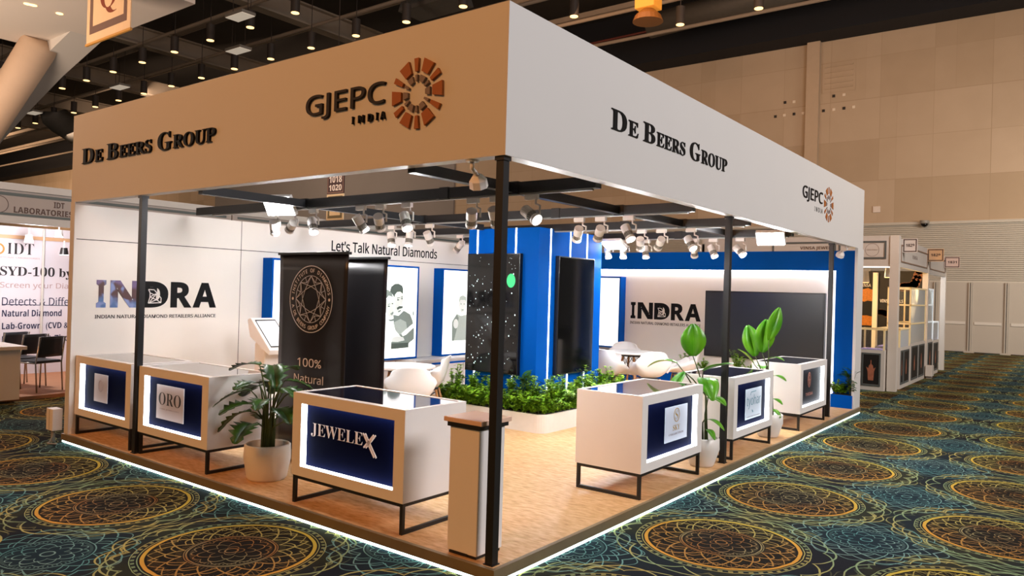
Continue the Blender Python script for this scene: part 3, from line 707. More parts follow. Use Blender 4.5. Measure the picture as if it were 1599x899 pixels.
c4 = counter(-.04, 1.93, PI/2, 'white display counter nearest the corner on the side aisle, its card reading SKY')
k = card(c4, .525, .975, .375, .68, 'C4CCDC')
mb = MB(); ringseg(mb, fcc, .75, .60, .058, .062, .006, 32); put(mb, 'S', fcc, .722, .778, .562, .638, 'serif', -.02, .001); put(mb, 'SKY', fcc, .68, .82, .465, .515, 'serif', -.01, .001)
mb.build('lettering', pm('gold_print', 'B08A30', .35, metal=.4), k)
lettering('COLLECTION', fcc, .60, .90, .427, .445, pm('card_print_faint', '8C8288', .6), k, 'serif', -.01, .001, name='small_print')
c5 = counter(-.04, 3.925, PI/2, 'white display counter in the middle of the side aisle, its card reading tyohar')
k = card(c5, .47, .96, .345, .67, 'C2CEDC')
mb = MB(); put(mb, 'tyohar', fcc, .50, .93, .455, .60, 'sans', -.012, .001)
strokes(mb, fcc, [((.61, .60), (.625, .632)), ((.625, .632), (.78, .636)), ((.66, .44), (.685, .41)), ((.70, .41), (.68, .435))], .008, .001)
mb.build('lettering', pm('teal_print', '2A7A90', .4), k)
lettering('HANDCRAFTED POLKI', fcc, .50, .92, .362, .374, pm('card_print_faint', '8C8288', .6), k, 'sans', 0, .001, name='small_print')
c6 = counter(-.04, 6.18, PI/2, 'white display counter farthest along the side aisle, with a copper emblem on black')
k = MB().box(.12, 1.08, .050, .054, .292, .750).build('brand_card', pm('black_card', '17161E', .55, spec=.1), c6)
fc6 = lambda u, v, t: Vector((u, .050-t, v))
mb = MB(); ringseg(mb, fc6, .55, .60, .07, .10, .012, 28); ringseg(mb, fc6, .55, .61, .04, .06, .01, 20); ringseg(mb, fc6, .55, .53, .035, .03, .008, 18)
strokes(mb, fc6, [((.55, .52), (.55, .68)), ((.50, .60), (.60, .60)), ((.51, .64), (.59, .56))], .012, .001)
put(mb, 'THEIAA', fc6, .40, .72, .395, .435, 'bold', 0, .001); mb.build('lettering', pm('copper_print', 'A86A5A', .4, metal=.3), k)

# white sanitiser pedestal at the corner
pd = thing('pedestal_bin', 'slim white pedestal bin with a flat lid beside the corner post', 'bin', (-.28, .15, .1))
MB().box(-.12, .12, -.12, .135, .02, .80, .006).build('body', WHITE_LAM, pd)
MB().box(-.13, .135, -.135, .15, .795, .822).build('rim_band', BLACK, pd)
MB().box(-.16, .15, -.14, .165, .822, .852, .004).build('lid', pm('blush_lid', 'DDBBA4', .25), pd)
MB().box(-.09, .05, -.122, -.118, .012, .024).box(-.11, .11, -.11, .125, 0, .02).build('foot_slot', BLACK, pd)

# roll-up banners
def banner(x0, x1, y, ztop, label, logo):
    t = thing('roll_up_banner', label, 'banner', ((x0+x1)/2, y, .1)); hw = (x1-x0)/2; h = ztop-.1
    def sag(u, v): return Vector((-hw+.015+u*(2*hw-.03), .012*math.sin(PI*v)*math.cos(u*9), .07+v*(h-.09)))
    o = MB().grid(sag, 16, 12).build('cloth', pm('banner_black', '16141A', .36, var=.08), t, True)
    s_ = o.modifiers.new('thickness', 'SOLIDIFY'); s_.thickness = .003
    MB().box(-hw, hw, -.02, .02, h-.025, h, .004).build('top_bar', BLACK, t)
    MB().box(-hw, hw, -.10, .10, .015, .085, .012).build('base', pm('banner_base', '8A8A8C', .3, metal=.8), t)
    MB().box(-hw+.1, -hw+.16, -.18, .18, 0, .015).box(hw-.16, hw-.1, -.18, .18, 0, .015).build('foot', BLACK, t)
    MB().cyl((0, .03, .06), (0, .03, h-.02), .01).build('pole', STEEL, t)
    if logo:
        fr = lambda u, v, tt: Vector((u, -.0155-tt, v)); P_ = pm('banner_silver', 'CCD4EA', .5)
        mb = MB(); cv = 1.52; R = .315
        ringseg(mb, fr, 0, cv, R, R, .008, 64); ringseg(mb, fr, 0, cv, .222, .222, .005, 48)
        def pol(k, r): a = PI/2-k*PI/8; return (r*math.cos(a), cv+r*math.sin(a))
        sg = []
        for k in range(8):
            sg += [(pol(2*k, .218), pol(2*k+1, .165)), (pol(2*k+1, .165), pol(2*k+2, .218)), (pol(2*k+1, .165), pol(2*k+1, .218)), (pol(2*k, .12), pol(2*k+2, .12))] if k % 1 == 0 else []
            sg += [(pol(2*k, .218), pol(2*k+2, .12)), (pol(2*k+2, .218), pol(2*k, .12))]
        strokes(mb, fr, sg, .0045)
        mb.build('emblem', P_, t)
        mb = MB()
        def arc(s, a0, a1, flip):
            for i, ch in enumerate(s):
                if ch == ' ': continue
                a = a0+(a1-a0)*(i/(len(s)-1)); V, Fc, xa, xb, ya, yb = glyphs(ch, 'sans', .01); ht = .034; k_ = ht/.7
                ce_, se = math.cos(a), math.sin(a)
                ox, oy = .268*ce_, cv+.268*se
                tx, ty = (se, -ce_) if not flip else (-se, ce_); ux, uy = (ce_, se) if not flip else (-ce_, -se)
                vs = []
                for x, y_, z in V:
                    lx, ly = (x-(xa+xb)/2)*k_, (y_-.35)*k_
                    vs.append(mb.bm.verts.new(fr(ox+lx*tx+ly*ux, oy+lx*ty+ly*uy, .001+(z+.5)*.001)))
                for f in Fc:
                    try: mb.bm.faces.new([vs[i_] for i_ in f])
                    except ValueError: pass
        arc('INSTITUTE OF DIAMONDS', math.radians(168), math.radians(12), False)
        arc('A DE BEERS GROUP COMPANY', math.radians(195), math.radians(345), True)
        for s_ in (-1, 1): mb.prism([(s_*.268+.014*math.cos(a*PI/8), cv+.014*math.sin(a*PI/8)) for a in range(16)], fr, .0005, .002)
        put(mb, '100%', fr, -.17, .18, .885, .965, 'sans', .002, .001); put(mb, 'Natural', fr, -.215, .215, .735, .815, 'sans', .002, .001); put(mb, 'Origin', fr, -.15, .17, .60, .675, 'sans', .002, .001)
        mb.build('lettering', pm('banner_copper', 'E0DCE0', .5), t)
    return t
banner(-3.51, -2.47, .95, 2.06, 'tall black pull-up banner with a diamond emblem reading 100% Natural', True)
banner(-3.36, -2.37, 1.33, 2.035, 'plain black pull-up banner half hidden behind the emblem banner', False)

# ------------------------------------------------------------------ plants
def pot(t, r0, r1, h):
    MB().lathe([(r0*.9, 0), (r0, .02), (r1*1.02, h*.6), (r1, h-.01), (r1-.012, h), (r1-.025, h-.01), (r1-.03, h-.05)], 36).build('pot', POT, t, True)
    MB().lathe([(r1-.03, h-.055), (.002, h-.045)], 24).build('soil', SOIL, t)
def blade(mb, base, d, up, L, W, notch=0, droop=.25, n=10, fold=.22):
    """a leaf starting at base along d; notch cuts splits into its edges"""
    d = d.normalized(); s = d.cross(up).normalized(); up = s.cross(d).normalized()
    rows = []
    for i in range(n+1):
        u = i/n; w_ = W*(math.sin(PI*min(1, u*.92+.05))**.75)
        if notch and i % 2 == 1 and .15 < u < .95: w_ *= (1-notch)
        c = base+d*L*u-Vector((0, 0, 1))*droop*L*u*u
        rows.append([mb.bm.verts.new(c+s*w_+up*fold*w_), mb.bm.verts.new(c), mb.bm.verts.new(c-s*w_+up*fold*w_), mb.bm.verts.new(c) if L > .15 else None])
        if L <= .15: rows[-1][3] = rows[-1][1]
    for A, B in zip(rows, rows[1:]):
        mb.bm.faces.new((A[0], A[1], B[1], B[0])); mb.bm.faces.new((A[3], A[2], B[2], B[3]))
def potted(name, label, loc, pr, leaves, mat, stemr=.006, bend=.25):
    """leaves: (tip position, direction, length, half-width, notch, droop)"""
    t = thing(name, label, 'plant', loc); pot(t, *pr); h = pr[2]-.05
    lf, st = MB(), MB()
    for i, (p, d, L, W, nt_, dr) in enumerate(leaves):
        p, d = Vector(p), Vector(d); b0 = Vector((.05*math.cos(i*2.4), .05*math.sin(i*2.4), h))
        m_ = (b0+p)/2+Vector((0, 0, .08))-d*.06; m_.x = b0.x*(1-bend)+m_.x*bend; m_.y = b0.y*(1-bend)+m_.y*bend
        pts = [b0, b0.lerp(m_, .6), m_, m_.lerp(p, .6)+Vector((0, 0, .02)), p]
        st.tube(pts, [stemr*1.3, stemr*1.2, stemr, stemr*.9, stemr*.6], 6)
        up = Vector((0, 0, 1)) if abs(d.normalized().z) < .8 else Vector((.5, -.8, 0)).normalized()
        blade(lf, p, d, up, L, W, nt_, dr, 11)
    o = lf.build('foliage', mat, t, True); so = o.modifiers.new('thickness', 'SOLIDIFY'); so.thickness = .002
    st.build('stem', STEM, t, True)
    return t
rq = random.Random(11)
lv = []
for i in range(20):
    a = i*2.4+.3; hgt = .50+.47*(i/20)+rq.uniform(-.06, .06); rad = .07+.15*(1-i/24)*rq.uniform(.7, 1.2)
    lv.append(((rad*math.cos(a), rad*math.sin(a), hgt), (math.cos(a), math.sin(a), .35*rq.random()-.05), rq.uniform(.24, .34), rq.uniform(.10, .14), .5, rq.uniform(.3, .7)))
potted('potted_monstera', 'dark green split-leaf plant in a white round pot between two front counters', (-2.74, .34, .1), (.165, .19, .30), lv, MONSTERA, .007)
pv = [((-.12, .0, 1.06), (-.0, -.05, 1), .32, .125, 0, .0), ((-.02, .03, .92), (.75, .0, .35), .34, .11, 0, .15), ((-.28, -.02, .98), (-.95, -.1, .3), .32, .08, 0, .5), ((-.18, -.05, .90), (-.3, -.5, -.6), .26, .09, 0, .3),
      ((.02, -.05, .86), (.5, -.6, .0), .30, .10, 0, .6), ((.05, 0, .66), (.8, -.3, .3), .24, .07, 0, .5), ((.04, .02, .45), (.9, -.2, .2), .20, .04, 0, .6), ((-.05, .1, .80), (.1, .9, .3), .28, .08, 0, .4), ((.05, -.02, .36), (.7, -.6, .2), .18, .035, 0, .6)]
potted('potted_bird_of_paradise', 'broad paddle-leaf plant in a white pot between SKY and tyohar counters', (-.19, 3.5, .1), (.12, .165, .28), pv, PARADISE, .008)
pv2 = [((-.10, .0, 1.0), (.10, .05, 1), .40, .12, 0, .0), ((-.17, -.03, .95), (-.25, -.05, 1), .40, .11, 0, .05), ((-.02, .0, 1.15), (.25, .1, 1), .42, .085, 0, .02), ((-.20, .02, .85), (-.5, -.3, .75), .32, .085, 0, .25),
       ((-.02, -.02, .92), (.75, -.1, .45), .24, .05, 0, .5), ((.02, -.02, .72), (.8, -.3, .35), .24, .05, 0, .5), ((.03, 0, .45), (.8, -.4, .25), .18, .04, 0, .5), ((.03, .02, .33), (.8, -.5, .0), .16, .035, 0, .5), ((-.1, .05, .8), (-.3, .9, .3), .25, .07, 0, .3)]
potted('potted_bird_of_paradise', 'tall bright paddle-leaf plant in a white pot in front of the large television', (-.22, 5.54, .1), (.12, .165, .28), pv2, PARADISE, .008)

# planter round the blue column with its shrubs
pt = thing('column_planter', 'low white planter trough wrapping the foot of the blue column', 'planter', (-3, 4, .1))
R_ = .12
pts = [(-3.95, 3.66)]+[(-2.2-R_+R_*math.sin(a*PI/12), 3.66+R_-R_*math.cos(a*PI/12)) for a in range(7)]+[(-2.2, 5.95), (-2.56, 5.95), (-2.56, 4.0), (-3.95, 4.0)]
MB().prism(pts, lambda u, v, t: Vector((u, v, t)), .1, .315).build('trough', pm('planter_white', 'DCD6CE', .55, var=.06, scale=12), pt)
ip = [(-3.92, 3.69), (-2.31, 3.69), (-2.23, 3.78), (-2.23, 5.92), (-2.53, 5.92), (-2.53, 3.97), (-3.92, 3.97)]
MB().prism(ip, lambda u, v, t: Vector((u, v, t)), .315, .325).build('soil', SOIL, pt); rel(pt)
def shrub_meshes(seed, H, R, nl, mat, lw=.020, ll=.048):
    r = random.Random(seed); t = thing('leafy_shrub', '', 'shrub'); st, lf = MB(), MB()
    for i in range(9):
        a = r.random()*6.28; k = r.random()**.6*R; h = H*r.uniform(.6, 1)
        tip = Vector((k*math.cos(a), k*math.sin(a), h)); st.tube([(0, 0, 0), tip*.5+Vector((0, 0, .03)), tip], [.004, .003, .002], 5)
        for j in range(nl//9):
            f = r.uniform(.12, 1.02); c = tip*f+Vector((0, 0, .05*f*(1-f))); b = r.random()*6.28
            d = Vector((math.cos(b), math.sin(b), r.uniform(-.1, .9))); L = ll*r.uniform(.7, 1.3)
            blade(lf, c, d, Vector((0, 0, 1)), L, lw*r.uniform(.7, 1.2), 0, .2, 3)
    lf.build('foliage', mat, t); st.build('stem', STEM, t)
    return t
VAR = [shrub_meshes(1, .36, .20, 420, SHRUB), shrub_meshes(2, .28, .21, 420, SHRUB), shrub_meshes(3, .46, .17, 440, SHRUB), shrub_meshes(4, .22, .22, 400, SHRUB)]
dark = shrub_meshes(5, .42, .14, 50, SHRUB_DARK, .03, .14)
spots = []
for i in range(11): spots += [(-3.86+i*.155, 3.745+.02*math.sin(i*3), 2*(i % 2)+1), (-3.80+i*.155, 3.91, i+2)]
for i in range(13): spots += [(-2.295+.02*math.cos(i*2), 3.80+i*.165, 2*(i % 2)+1), (-2.45, 4.0+i*.155, i+3)]
small = [(-3.88+i*.125, 3.705) for i in range(13)]+[(-2.25, 3.78+i*.125) for i in range(17)]
used = [False]*4; rs = random.Random(21)
for x, y, i in spots:
    k = i % 4
    lab = 'bright green leafy shrub planted in the white trough round the column'
    if not used[k]:
        VAR[k].location = (x, y, .325); VAR[k]['label'] = lab; VAR[k]['group'] = 'shrubs round the blue column'; used[k] = True
    else: dup(VAR[k], (x, y, .325), rs.random()*6.28, lab, 'shrubs round the blue column', rs.uniform(.8, 1.1))
for i, (x, y) in enumerate(small): dup(VAR[3] if i % 3 else VAR[1], (x, y, .31), i*1.7, 'low green shrub spilling over the outer rim of the white trough', 'low shrubs on the trough rim', .5+.1*(i % 2))
dark.location = (-2.62, 3.84, .325); dark['label'] = 'dark narrow-leaved plant at the corner of the column trough, among bright shrubs'
# blue box with its plants at the far end
bb = thing('planter_box', 'small blue planter box at the foot of the blue pilaster', 'planter', (-.18, 8.85, .1))
MB().box(-.16, .155, -.06, .065, 0, .20).build('trough', BLUE, bb); MB().box(-.145, .14, -.045, .05, .20, .206).build('soil', SOIL, bb)
dup(VAR[1], (-.28, 8.84, .306), 1.0, 'low green shrub in the blue planter box, beside the black post', 'plants in the blue box', .8)
dup(VAR[3], (-.17, 8.84, .306), 2.2, 'round green shrub in the middle of the blue planter box', 'plants in the blue box', .8)
dup(dark, (-.07, 8.83, .306), 2.0, 'dark strappy plant at the aisle end of the blue planter box', 'plants in the blue box', .9)
# ledge along the recess with small plants
lg = thing('recess_ledge', 'low white ledge with a blue plinth along the recess wall', 'ledge', (-2.9, 8.9, .1))
MB().box(-5.7, -.5, 8.80, D_, .42, .47).build('top', WHITE_LAM, lg); MB().box(-5.7, -.5, 8.84, D_, .1, .42).build('plinth', BLUE, lg); rel(lg)
for i, (px, k) in enumerate(((945, 1), (972, 3), (1070, 0), (1097, 1), (1150, 2), (1172, 3))):
    p = at(px, 560, 'y', 8.9); dup(VAR[k], (p.x, 8.93, .47), i*1.1, f'small green shrub on the white recess ledge, {ordn[i]} of six from the light box', 'shrubs on the recess ledge', .75 if i != 4 else .85)

# ------------------------------------------------------------------ light boxes, cabinet, kiosk
LBW = pm('backlit_film', 'FFFFFF', .5, emis=(1, 1, .98), es=1.05, var=0)
def grey(v, n): return pm('print_grey_'+n, v, .5, emis=v, es=.55, var=.12, scale=30)
G1, G2, G3, G4 = grey('4E5A52', 'dark'), grey('7E8A82', 'mid'), grey('AEB8B0', 'light'), grey('DDE2DC', 'pale')
def light_box(y0, label, figures):
    t = thing('light_box', label, 'light box', (-5.66, y0+.53, .66)); x1 = -5.56; yb = y0+1.07; z0, z1 = .655, 2.09; f = .028
    MB().box(-5.76, x1, y0, y0+f, z0, z1).box(-5.76, x1, yb-f, yb, z0, z1).box(-5.76, x1, y0+f, yb-f, z0, z0+f).box(-5.76, x1, y0+f, yb-f, z1-f, z1).build('frame', BLUE, t)
    MB().box(-5.76, x1-.008, y0+f, yb-f, z0+f, z1-f).build('backlit_face', LBW, t)
    fr = frameR(x1-.008); ord_ = 0
    for poly, mt in figures:
        ord_ += 1
        P_ = [(4.15+(X-45)/293*.81+(y0-3.925), 2.07-(Y-62)/590*1.39) for X, Y in poly]
        MB().prism(P_, fr, .0004*ord_, .0004*ord_+.0003).build('printed_figure', mt, t)
    rel(t); return t
e_ = lambda x, y, a, b: [(x+a*math.cos(k*PI/6), y+b*math.sin(k*PI/6)) for k in range(12)]
couple = [
    ([(160, 372), (200, 378), (240, 345), (290, 370), (312, 415), (325, 470), (325, 535), (285, 560), (282, 588), (150, 592), (150, 540), (165, 520), (165, 430)], G2),
    ([(168, 420), (215, 400), (260, 420), (270, 470), (230, 500), (190, 500), (170, 470)], G3),
    ([(165, 240), (185, 224), (212, 222), (230, 232), (233, 265), (231, 310), (216, 350), (200, 370), (180, 360), (165, 330)], G4),
    ([(130, 225), (138, 192), (165, 173), (195, 171), (222, 184), (231, 206), (229, 236), (208, 222), (184, 225), (168, 243), (166, 262), (150, 240)], G1),
    ([(184, 328), (205, 316), (232, 318), (231, 329), (205, 333), (192, 342)], G1), ([(192, 350), (212, 342), (226, 338), (214, 352), (200, 357)], G2),
    (e_(193, 276, 9, 4), G1), (e_(222, 268, 7, 4), G1), ([(184, 262), (206, 258), (206, 262), (184, 267)], G1), ([(214, 255), (230, 254), (230, 258), (214, 259)], G1),
    ([(60, 240), (85, 213), (115, 212), (145, 235), (152, 258), (122, 250), (98, 275), (86, 320), (92, 372), (76, 420), (60, 470), (52, 490), (50, 400), (58, 330)], G2),
    ([(90, 380), (125, 398), (160, 412), (175, 470), (215, 510), (245, 540), (200, 548), (150, 545), (148, 590), (60, 565), (56, 500)], pm('print_white', 'FAFAF6', .5, emis='FAFAF6', es=.95, var=0)),
    ([(100, 280), (125, 252), (150, 260), (160, 290), (165, 350), (155, 388), (140, 397), (115, 380), (98, 340)], G4),
    ([(118, 405), (150, 400), (165, 395), (160, 412), (140, 415)], G2), (e_(124, 318, 8, 4), G1), (e_(150, 300, 6, 4), G1), ([(134, 366), (158, 350), (162, 362), (148, 376)], G2), ([(116, 304), (134, 300), (134, 304), (116, 309)], G2),
    ([(225, 495), (300, 440), (318, 430), (322, 455), (262, 502), (235, 512)], pm('print_white', 'FAFAF6', .5)), ([(150, 520), (190, 510), (240, 520), (250, 540), (190, 548), (152, 545)], G4),
    ([(305, 352), (314, 348), (318, 372), (308, 385)], G2),
    ([(150, 556), (280, 556), (282, 588), (150, 592)], G1)]
single = [([(60, 420), (100, 370), (140, 385), (185, 375), (225, 420), (235, 560), (60, 560)], G3), ([(60, 430), (100, 370), (118, 400), (105, 470), (80, 560), (60, 560)], G2), ([(200, 380), (225, 420), (235, 520), (205, 470)], G2), (e_(150, 310, 34, 55), G4),
          ([(112, 300), (118, 250), (150, 235), (182, 250), (188, 300), (172, 272), (128, 272)], G3), (e_(136, 300, 7, 4), G2), (e_(164, 300, 7, 4), G2), ([(138, 338), (164, 338), (158, 346), (144, 346)], G2), (e_(92, 440, 22, 34), G4)]
light_box(2.305, 'blue framed light box on the white wall, mostly hidden by the black banner', [([(60, 100), (90, 100), (90, 108), (60, 108)], G4), ([(60, 120), (80, 120), (80, 128), (60, 128)], G4), ([(120, 560), (150, 430), (200, 420), (240, 560)], G3)])
light_box(3.925, 'blue framed light box with a grey portrait of a smiling couple', couple)
light_box(5.545, 'blue framed light box with a pale portrait of one figure, beside the column', single)
t = thing('light_box', 'blue framed light box on the recess wall beside the lettering', 'light box', (-4.7, 9.0, .72))
f = .028; x0, x1, z0, z1, yf = -5.2, -4.15, .74, 2.08, 8.92
MB().box(x0, x0+f, yf, D_, z0, z1).box(x1-f, x1, yf, D_, z0, z1).box(x0+f, x1-f, yf, D_, z0, z0+f).box(x0+f, x1-f, yf, D_, z1-f, z1).build('frame', BLUE, t)
MB().box(x0+f, x1-f, yf+.008, D_, z0+f, z1-f).build('backlit_face', LBW, t)
lettering('U', frameF(yf+.008), -4.72, -4.60, .88, 1.0, G2, t, 'sans', 0, .001); rel(t)
cb = thing('low_cabinet', 'low white cabinet with a blue outlined front under the light boxes', 'cabinet', (-5.53, 5.8, .1))
MB().box(-5.76, -5.30, 4.72, 6.75, .1, .62).build('body', WHITE_LAM, cb); MB().box(-5.76, -5.28, 4.70, 6.77, .62, .65).build('top', WHITE_LAM, cb)
mb = MB()
for a in ((5.06, 6.6, .565, .595), (5.06, 5.09, .16, .565), (6.57, 6.6, .16, .565)): mb.box(-5.30, -5.295, *a)
mb.build('outline', BLUE, cb); MB().box(-5.30, -5.296, 5.81, 5.815, .16, .56).build('door_gap', LAMPG, cb); rel(cb)
ks = thing('touch_kiosk', 'white kiosk with a slanted touch screen near the lettered wall', 'kiosk', (-4.9, 1.90, .1), PI/2)
MB().box(-.13, .13, .0, .20, .03, .95, .02).build('pedestal', WHITE_LAM, ks); MB().box(-.25, .25, -.12, .26, 0, .03, .01).build('base', LAMPW, ks)
pr = [(-.18, .88), (-.16, .83), (.22, 1.02), (.28, 1.22), (.22, 1.24)]
MB().prism(pr, lambda u, v, t: Vector((t, u, v)), -.18, .18).build('console', WHITE_LAM, ks)
n_ = Vector((0, -(1.24-.88), .40)).normalized()
mb = MB(); a0, a1 = Vector((0, -.13, .925)), Vector((0, .18, 1.204))
for sgn in (0,):
    vs = [Vector((-.13, a0.y, a0.z))+n_*.004, Vector((.13, a0.y, a0.z))+n_*.004, Vector((.13, a1.y, a1.z))+n_*.004, Vector((-.13, a1.y, a1.z))+n_*.004]
    mb.poly(vs)
    bz = MB(); bz.poly([v_+(v_-(vs[0]+vs[2])/2)*.09-n_*.002 for v_ in vs]); bo = bz.build('screen_bezel', BLACK_BEZEL, ks)
o = mb.build('screen', pm('kiosk_screen', 'E8EEF0', .2, emis=(.9, .96, 1), es=.25, var=0), ks); sm = o.modifiers.new('thickness', 'SOLIDIFY'); sm.thickness = .004
p = at(643, 547, 'x', -5.76)
t = thing('wall_socket', 'small white wall socket between the two light boxes', 'socket', (-5.76, p.y, p.z))
MB().box(0, .012, -.06, .06, -.045, .045, .003).build('plate', LAMPW, t); MB().box(.012, .014, -.035, -.01, -.02, .02).box(.012, .014, .01, .035, -.02, .02).build('switch', CHAIRW, t)
t = thing('cable_box', 'white cable box standing against the end of the partition wall', 'box', (-5.98, -.06, 0))
MB().box(-.06, .10, -.05, .05, .13, .36, .006).build('case', LAMPW, t); MB().box(-.065, -.06, -.02, .02, .16, .33).box(.018, .022, -.052, -.05, .14, .35).build('seam', LAMPG, t)
MB().tube([(0, 0, .13), (.01, -.01, .06), (.03, -.04, .015), (.12, -.10, .012), (.2, -.04, .01)], .008, 8).build('cable', LAMPG, t, True); MB().cyl((0, 0, .0), (0, 0, .13), .02).build('foot', LAMPG, t)

# ------------------------------------------------------------------ tables and chairs
def table(x, y, label):
    t = thing('round_table', label, 'table', (x, y, .1), 0, 'round white tables')
    MB().lathe([(.002, .705), (.38, .705), (.40, .715), (.40, .728), (.395, .735), (.002, .735)], 48).build('tabletop', CHAIRW, t)
    for k in range(4):
        a = PI/4+k*PI/2; MB().cyl((.25*math.cos(a), .25*math.sin(a), 0), (.13*math.cos(a), .13*math.sin(a), .70), .013, .02, 12).build('leg', WOOD, t, True)
    mb = MB(); P_ = lambda k, z: Vector(((.25-.12*z/.7)*math.cos(PI/4+k*PI/2), (.25-.12*z/.7)*math.sin(PI/4+k*PI/2), z))
    for k in range(4): mb.tube([P_(k, .68), P_(k+1, .30)], .005, 6).tube([P_(k+1, .68), P_(k, .30)], .005, 6)
    mb.build('wire_brace', BLACK, t); MB().cyl((0, 0, .66), (0, 0, .705), .16, .16, 16).build('hub', BLACK, t)
    return t
table(-3.66, 2.80, 'round white table with wooden legs behind the black banners'); table(-3.02, 7.30, 'round white table with wooden legs between the column and the television')
def chair_proto():
    t = thing('shell_chair', '', 'chair', (0, 0, .1), 0, 'white shell armchairs'); prof = [(.25, .415), (.21, .435), (.10, .425), (-.02, .41), (-.13, .425), (-.20, .50), (-.235, .60), (-.26, .70), (-.28, .79), (-.29, .82)]
    def surf(u, v):
        x = u*2-1; f_ = v*(len(prof)-1); i = min(int(f_), len(prof)-2); fr_ = f_-i
        y = prof[i][0]*(1-fr_)+prof[i+1][0]*fr_; z = prof[i][1]*(1-fr_)+prof[i+1][1]*fr_
        w_ = .235+.055*math.sin(PI*min(1, v*1.15))-.045*max(0, v-.7)/.3; a = abs(x)
        seat = max(0, 1-abs(v-.42)/.42); back = max(0, (v-.5)/.5)
        z += (.22*seat+.01)*a**3.5; y += (.16*back*(1-.35*back))*a**2.2; z -= .05*back*a**3
        return Vector((x*w_*(1-.0*a), y, z))
    o = MB().grid(surf, 18, 26).build('seat_shell', CHAIRW, t, True)
    s_ = o.modifiers.new('thickness', 'SOLIDIFY'); s_.thickness = .010
    for sx in (-1, 1):
        for sy in (-1, 1): MB().cyl((sx*.23, sy*.21-.02, 0), (sx*.12, sy*.12, .40), .011, .017, 12).build('leg', WOOD, t, True)
    P_ = lambda sx, sy, z: Vector((sx*(.23-.11*z/.4), sy*(.21-.09*z/.4)-.02*(1-z/.4), z)); mb = MB()
    for a, b in (((-1, -1), (1, -1)), ((1, -1), (1, 1)), ((1, 1), (-1, 1)), ((-1, 1), (-1, -1))): mb.tube([P_(*a, .38), P_(*b, .16)], .004, 6).tube([P_(*b, .38), P_(*a, .16)], .004, 6)
    mb.build('wire_brace', BLACK, t); MB().box(-.13, .13, -.13, .13, .392, .402).build('mount', BLACK, t)
    return t
ch = chair_proto()
CH = [((-3.02, 2.28), 'white shell armchair turned away from the aisle at the table behind the banners'), ((-3.78, 3.38), 'white shell armchair seen side-on between the table and the column trough'),
      ((-3.0, 6.55), 'white shell armchair close behind the blue column'), ((-2.42, 6.75), 'white shell armchair turned away from the aisle behind the SKY counter'), ((-2.35, 7.75), 'white shell armchair behind the broad paddle-leaf plant'), ((-3.5, 8.0), 'white shell armchair on the far side of the rear table')]
tc_ = [(-3.66, 2.80)]*2+[(-3.02, 7.30)]*4
for i, ((x, y), lab) in enumerate(CH):
    dx, dy = tc_[i][0]-x, tc_[i][1]-y; rz = math.atan2(dy, dx)-PI/2
    if i == 1: rz = 2.2
    if i == 0: ch.location = (x, y, .1); ch.rotation_euler = (0, 0, rz); ch['label'] = lab
    else: dup(ch, (x, y, .1), rz, lab)

# ================================================================== NEIGHBOUR STALLS
GREYP = pm('stall_white_profile', 'CFCFC8', .5, var=.03); GREYF = pm('stall_fascia_grey', 'B0A8A0', .6, var=.03); TEALG = pm('stall_dark_line', '5E6A68', .6)
XS = -9.2
def row_stall(y0, y1, name_lines, label, z1=3.06):
    t = thing('exhibition_stall', label, 'stall', (XS, (y0+y1)/2, 0))
    MB().box(XS-.12, XS, y0, y1, 2.96, z1).box(XS-.12, XS-.02, y0, y1, 2.50, 2.60).build('cornice', GREYP, t)
    MB().box(XS-.10, XS-.02, y0, y1, 2.60, 2.96).build('fascia', GREYF, t)
    MB().box(XS-.02, XS-.012, y0+.1, y1-.1, 2.885, 2.925).box(XS-.02, XS-.012, y0+.1, y1-.1, 2.61, 2.64).build('fascia_line', TEALG, t)
    for y in (y0+.04, y1-.04): MB().box(XS-.1, XS-.02, y-.04, y+.04, 0, 2.5).build('post', GREYP, t)
    MB().box(-12.1, -12.0, y0, y1, 0, 2.62).build('backdrop', pm('stall_backdrop', 'DCD8E0', .6, var=.02), t)
    MB().box(-12.1, XS-.12, y0-.02, y0+.02, 0, 2.5).build('side_panel', pm('stall_backdrop', 'DCD8E0', .6), t)
    MB().box(-12.0, XS, y0+.02, y1-.02, 0, .05).build('floor_deck', pm('stall_floor_orange', 'C98E66', .7, var=.1), t)
    return t
t = row_stall(-1.6, 4.0, None, 'white shell stall with laboratory lettering on its fascia beside the stand')
fi = frameR(XS-.02); fbk = frameR(-12.0)
def textat(s, fr, plane, pl, pr_, hgt, mat, par, style, off=0.):
    a, b = at(*pl, 'x', plane), at(*pr_, 'x', plane); z = (a.z+b.z)/2
    lettering(s, fr, a.y, b.y, z-hgt/2, z+hgt/2, mat, par, style, off, .004)
BR = pm('fascia_brown_print', '5A4438', .6)
textat('IDT', fi, XS, (85, 320), (101.5, 321.5), .085, BR, t, 'bold'); textat('LABORATORIES', fi, XS, (22.5, 328), (114, 334), .085, BR, t, 'bold')
mb = MB(); p = at(-1, 318, 'x', XS); ringseg(mb, fi, p.y, p.z, .12, .12, .008, 28); mb.build('emblem', BR, t)
INKN = pm('ink_navy', '23264A', .6); INKB = pm('ink_black', '221E22', .6); INKG = pm('ink_pink_grey', 'B49C9C', .6)
textat('IDT', fbk, -12, (11, 388), (53, 389), .19, INKB, t, 'serif', -.012); textat('INTERNATIONAL LABORATORIES', fbk, -12, (-20, 401.5), (62, 402.5), .025, INKG, t, 'sans')
textat('SYD-100 by', fbk, -12, (0, 425), (112, 427), .21, INKB, t, 'serif'); textat('Screen your Diamonds', fbk, -12, (0, 445), (150, 449), .13, INKG, t, 'sans')
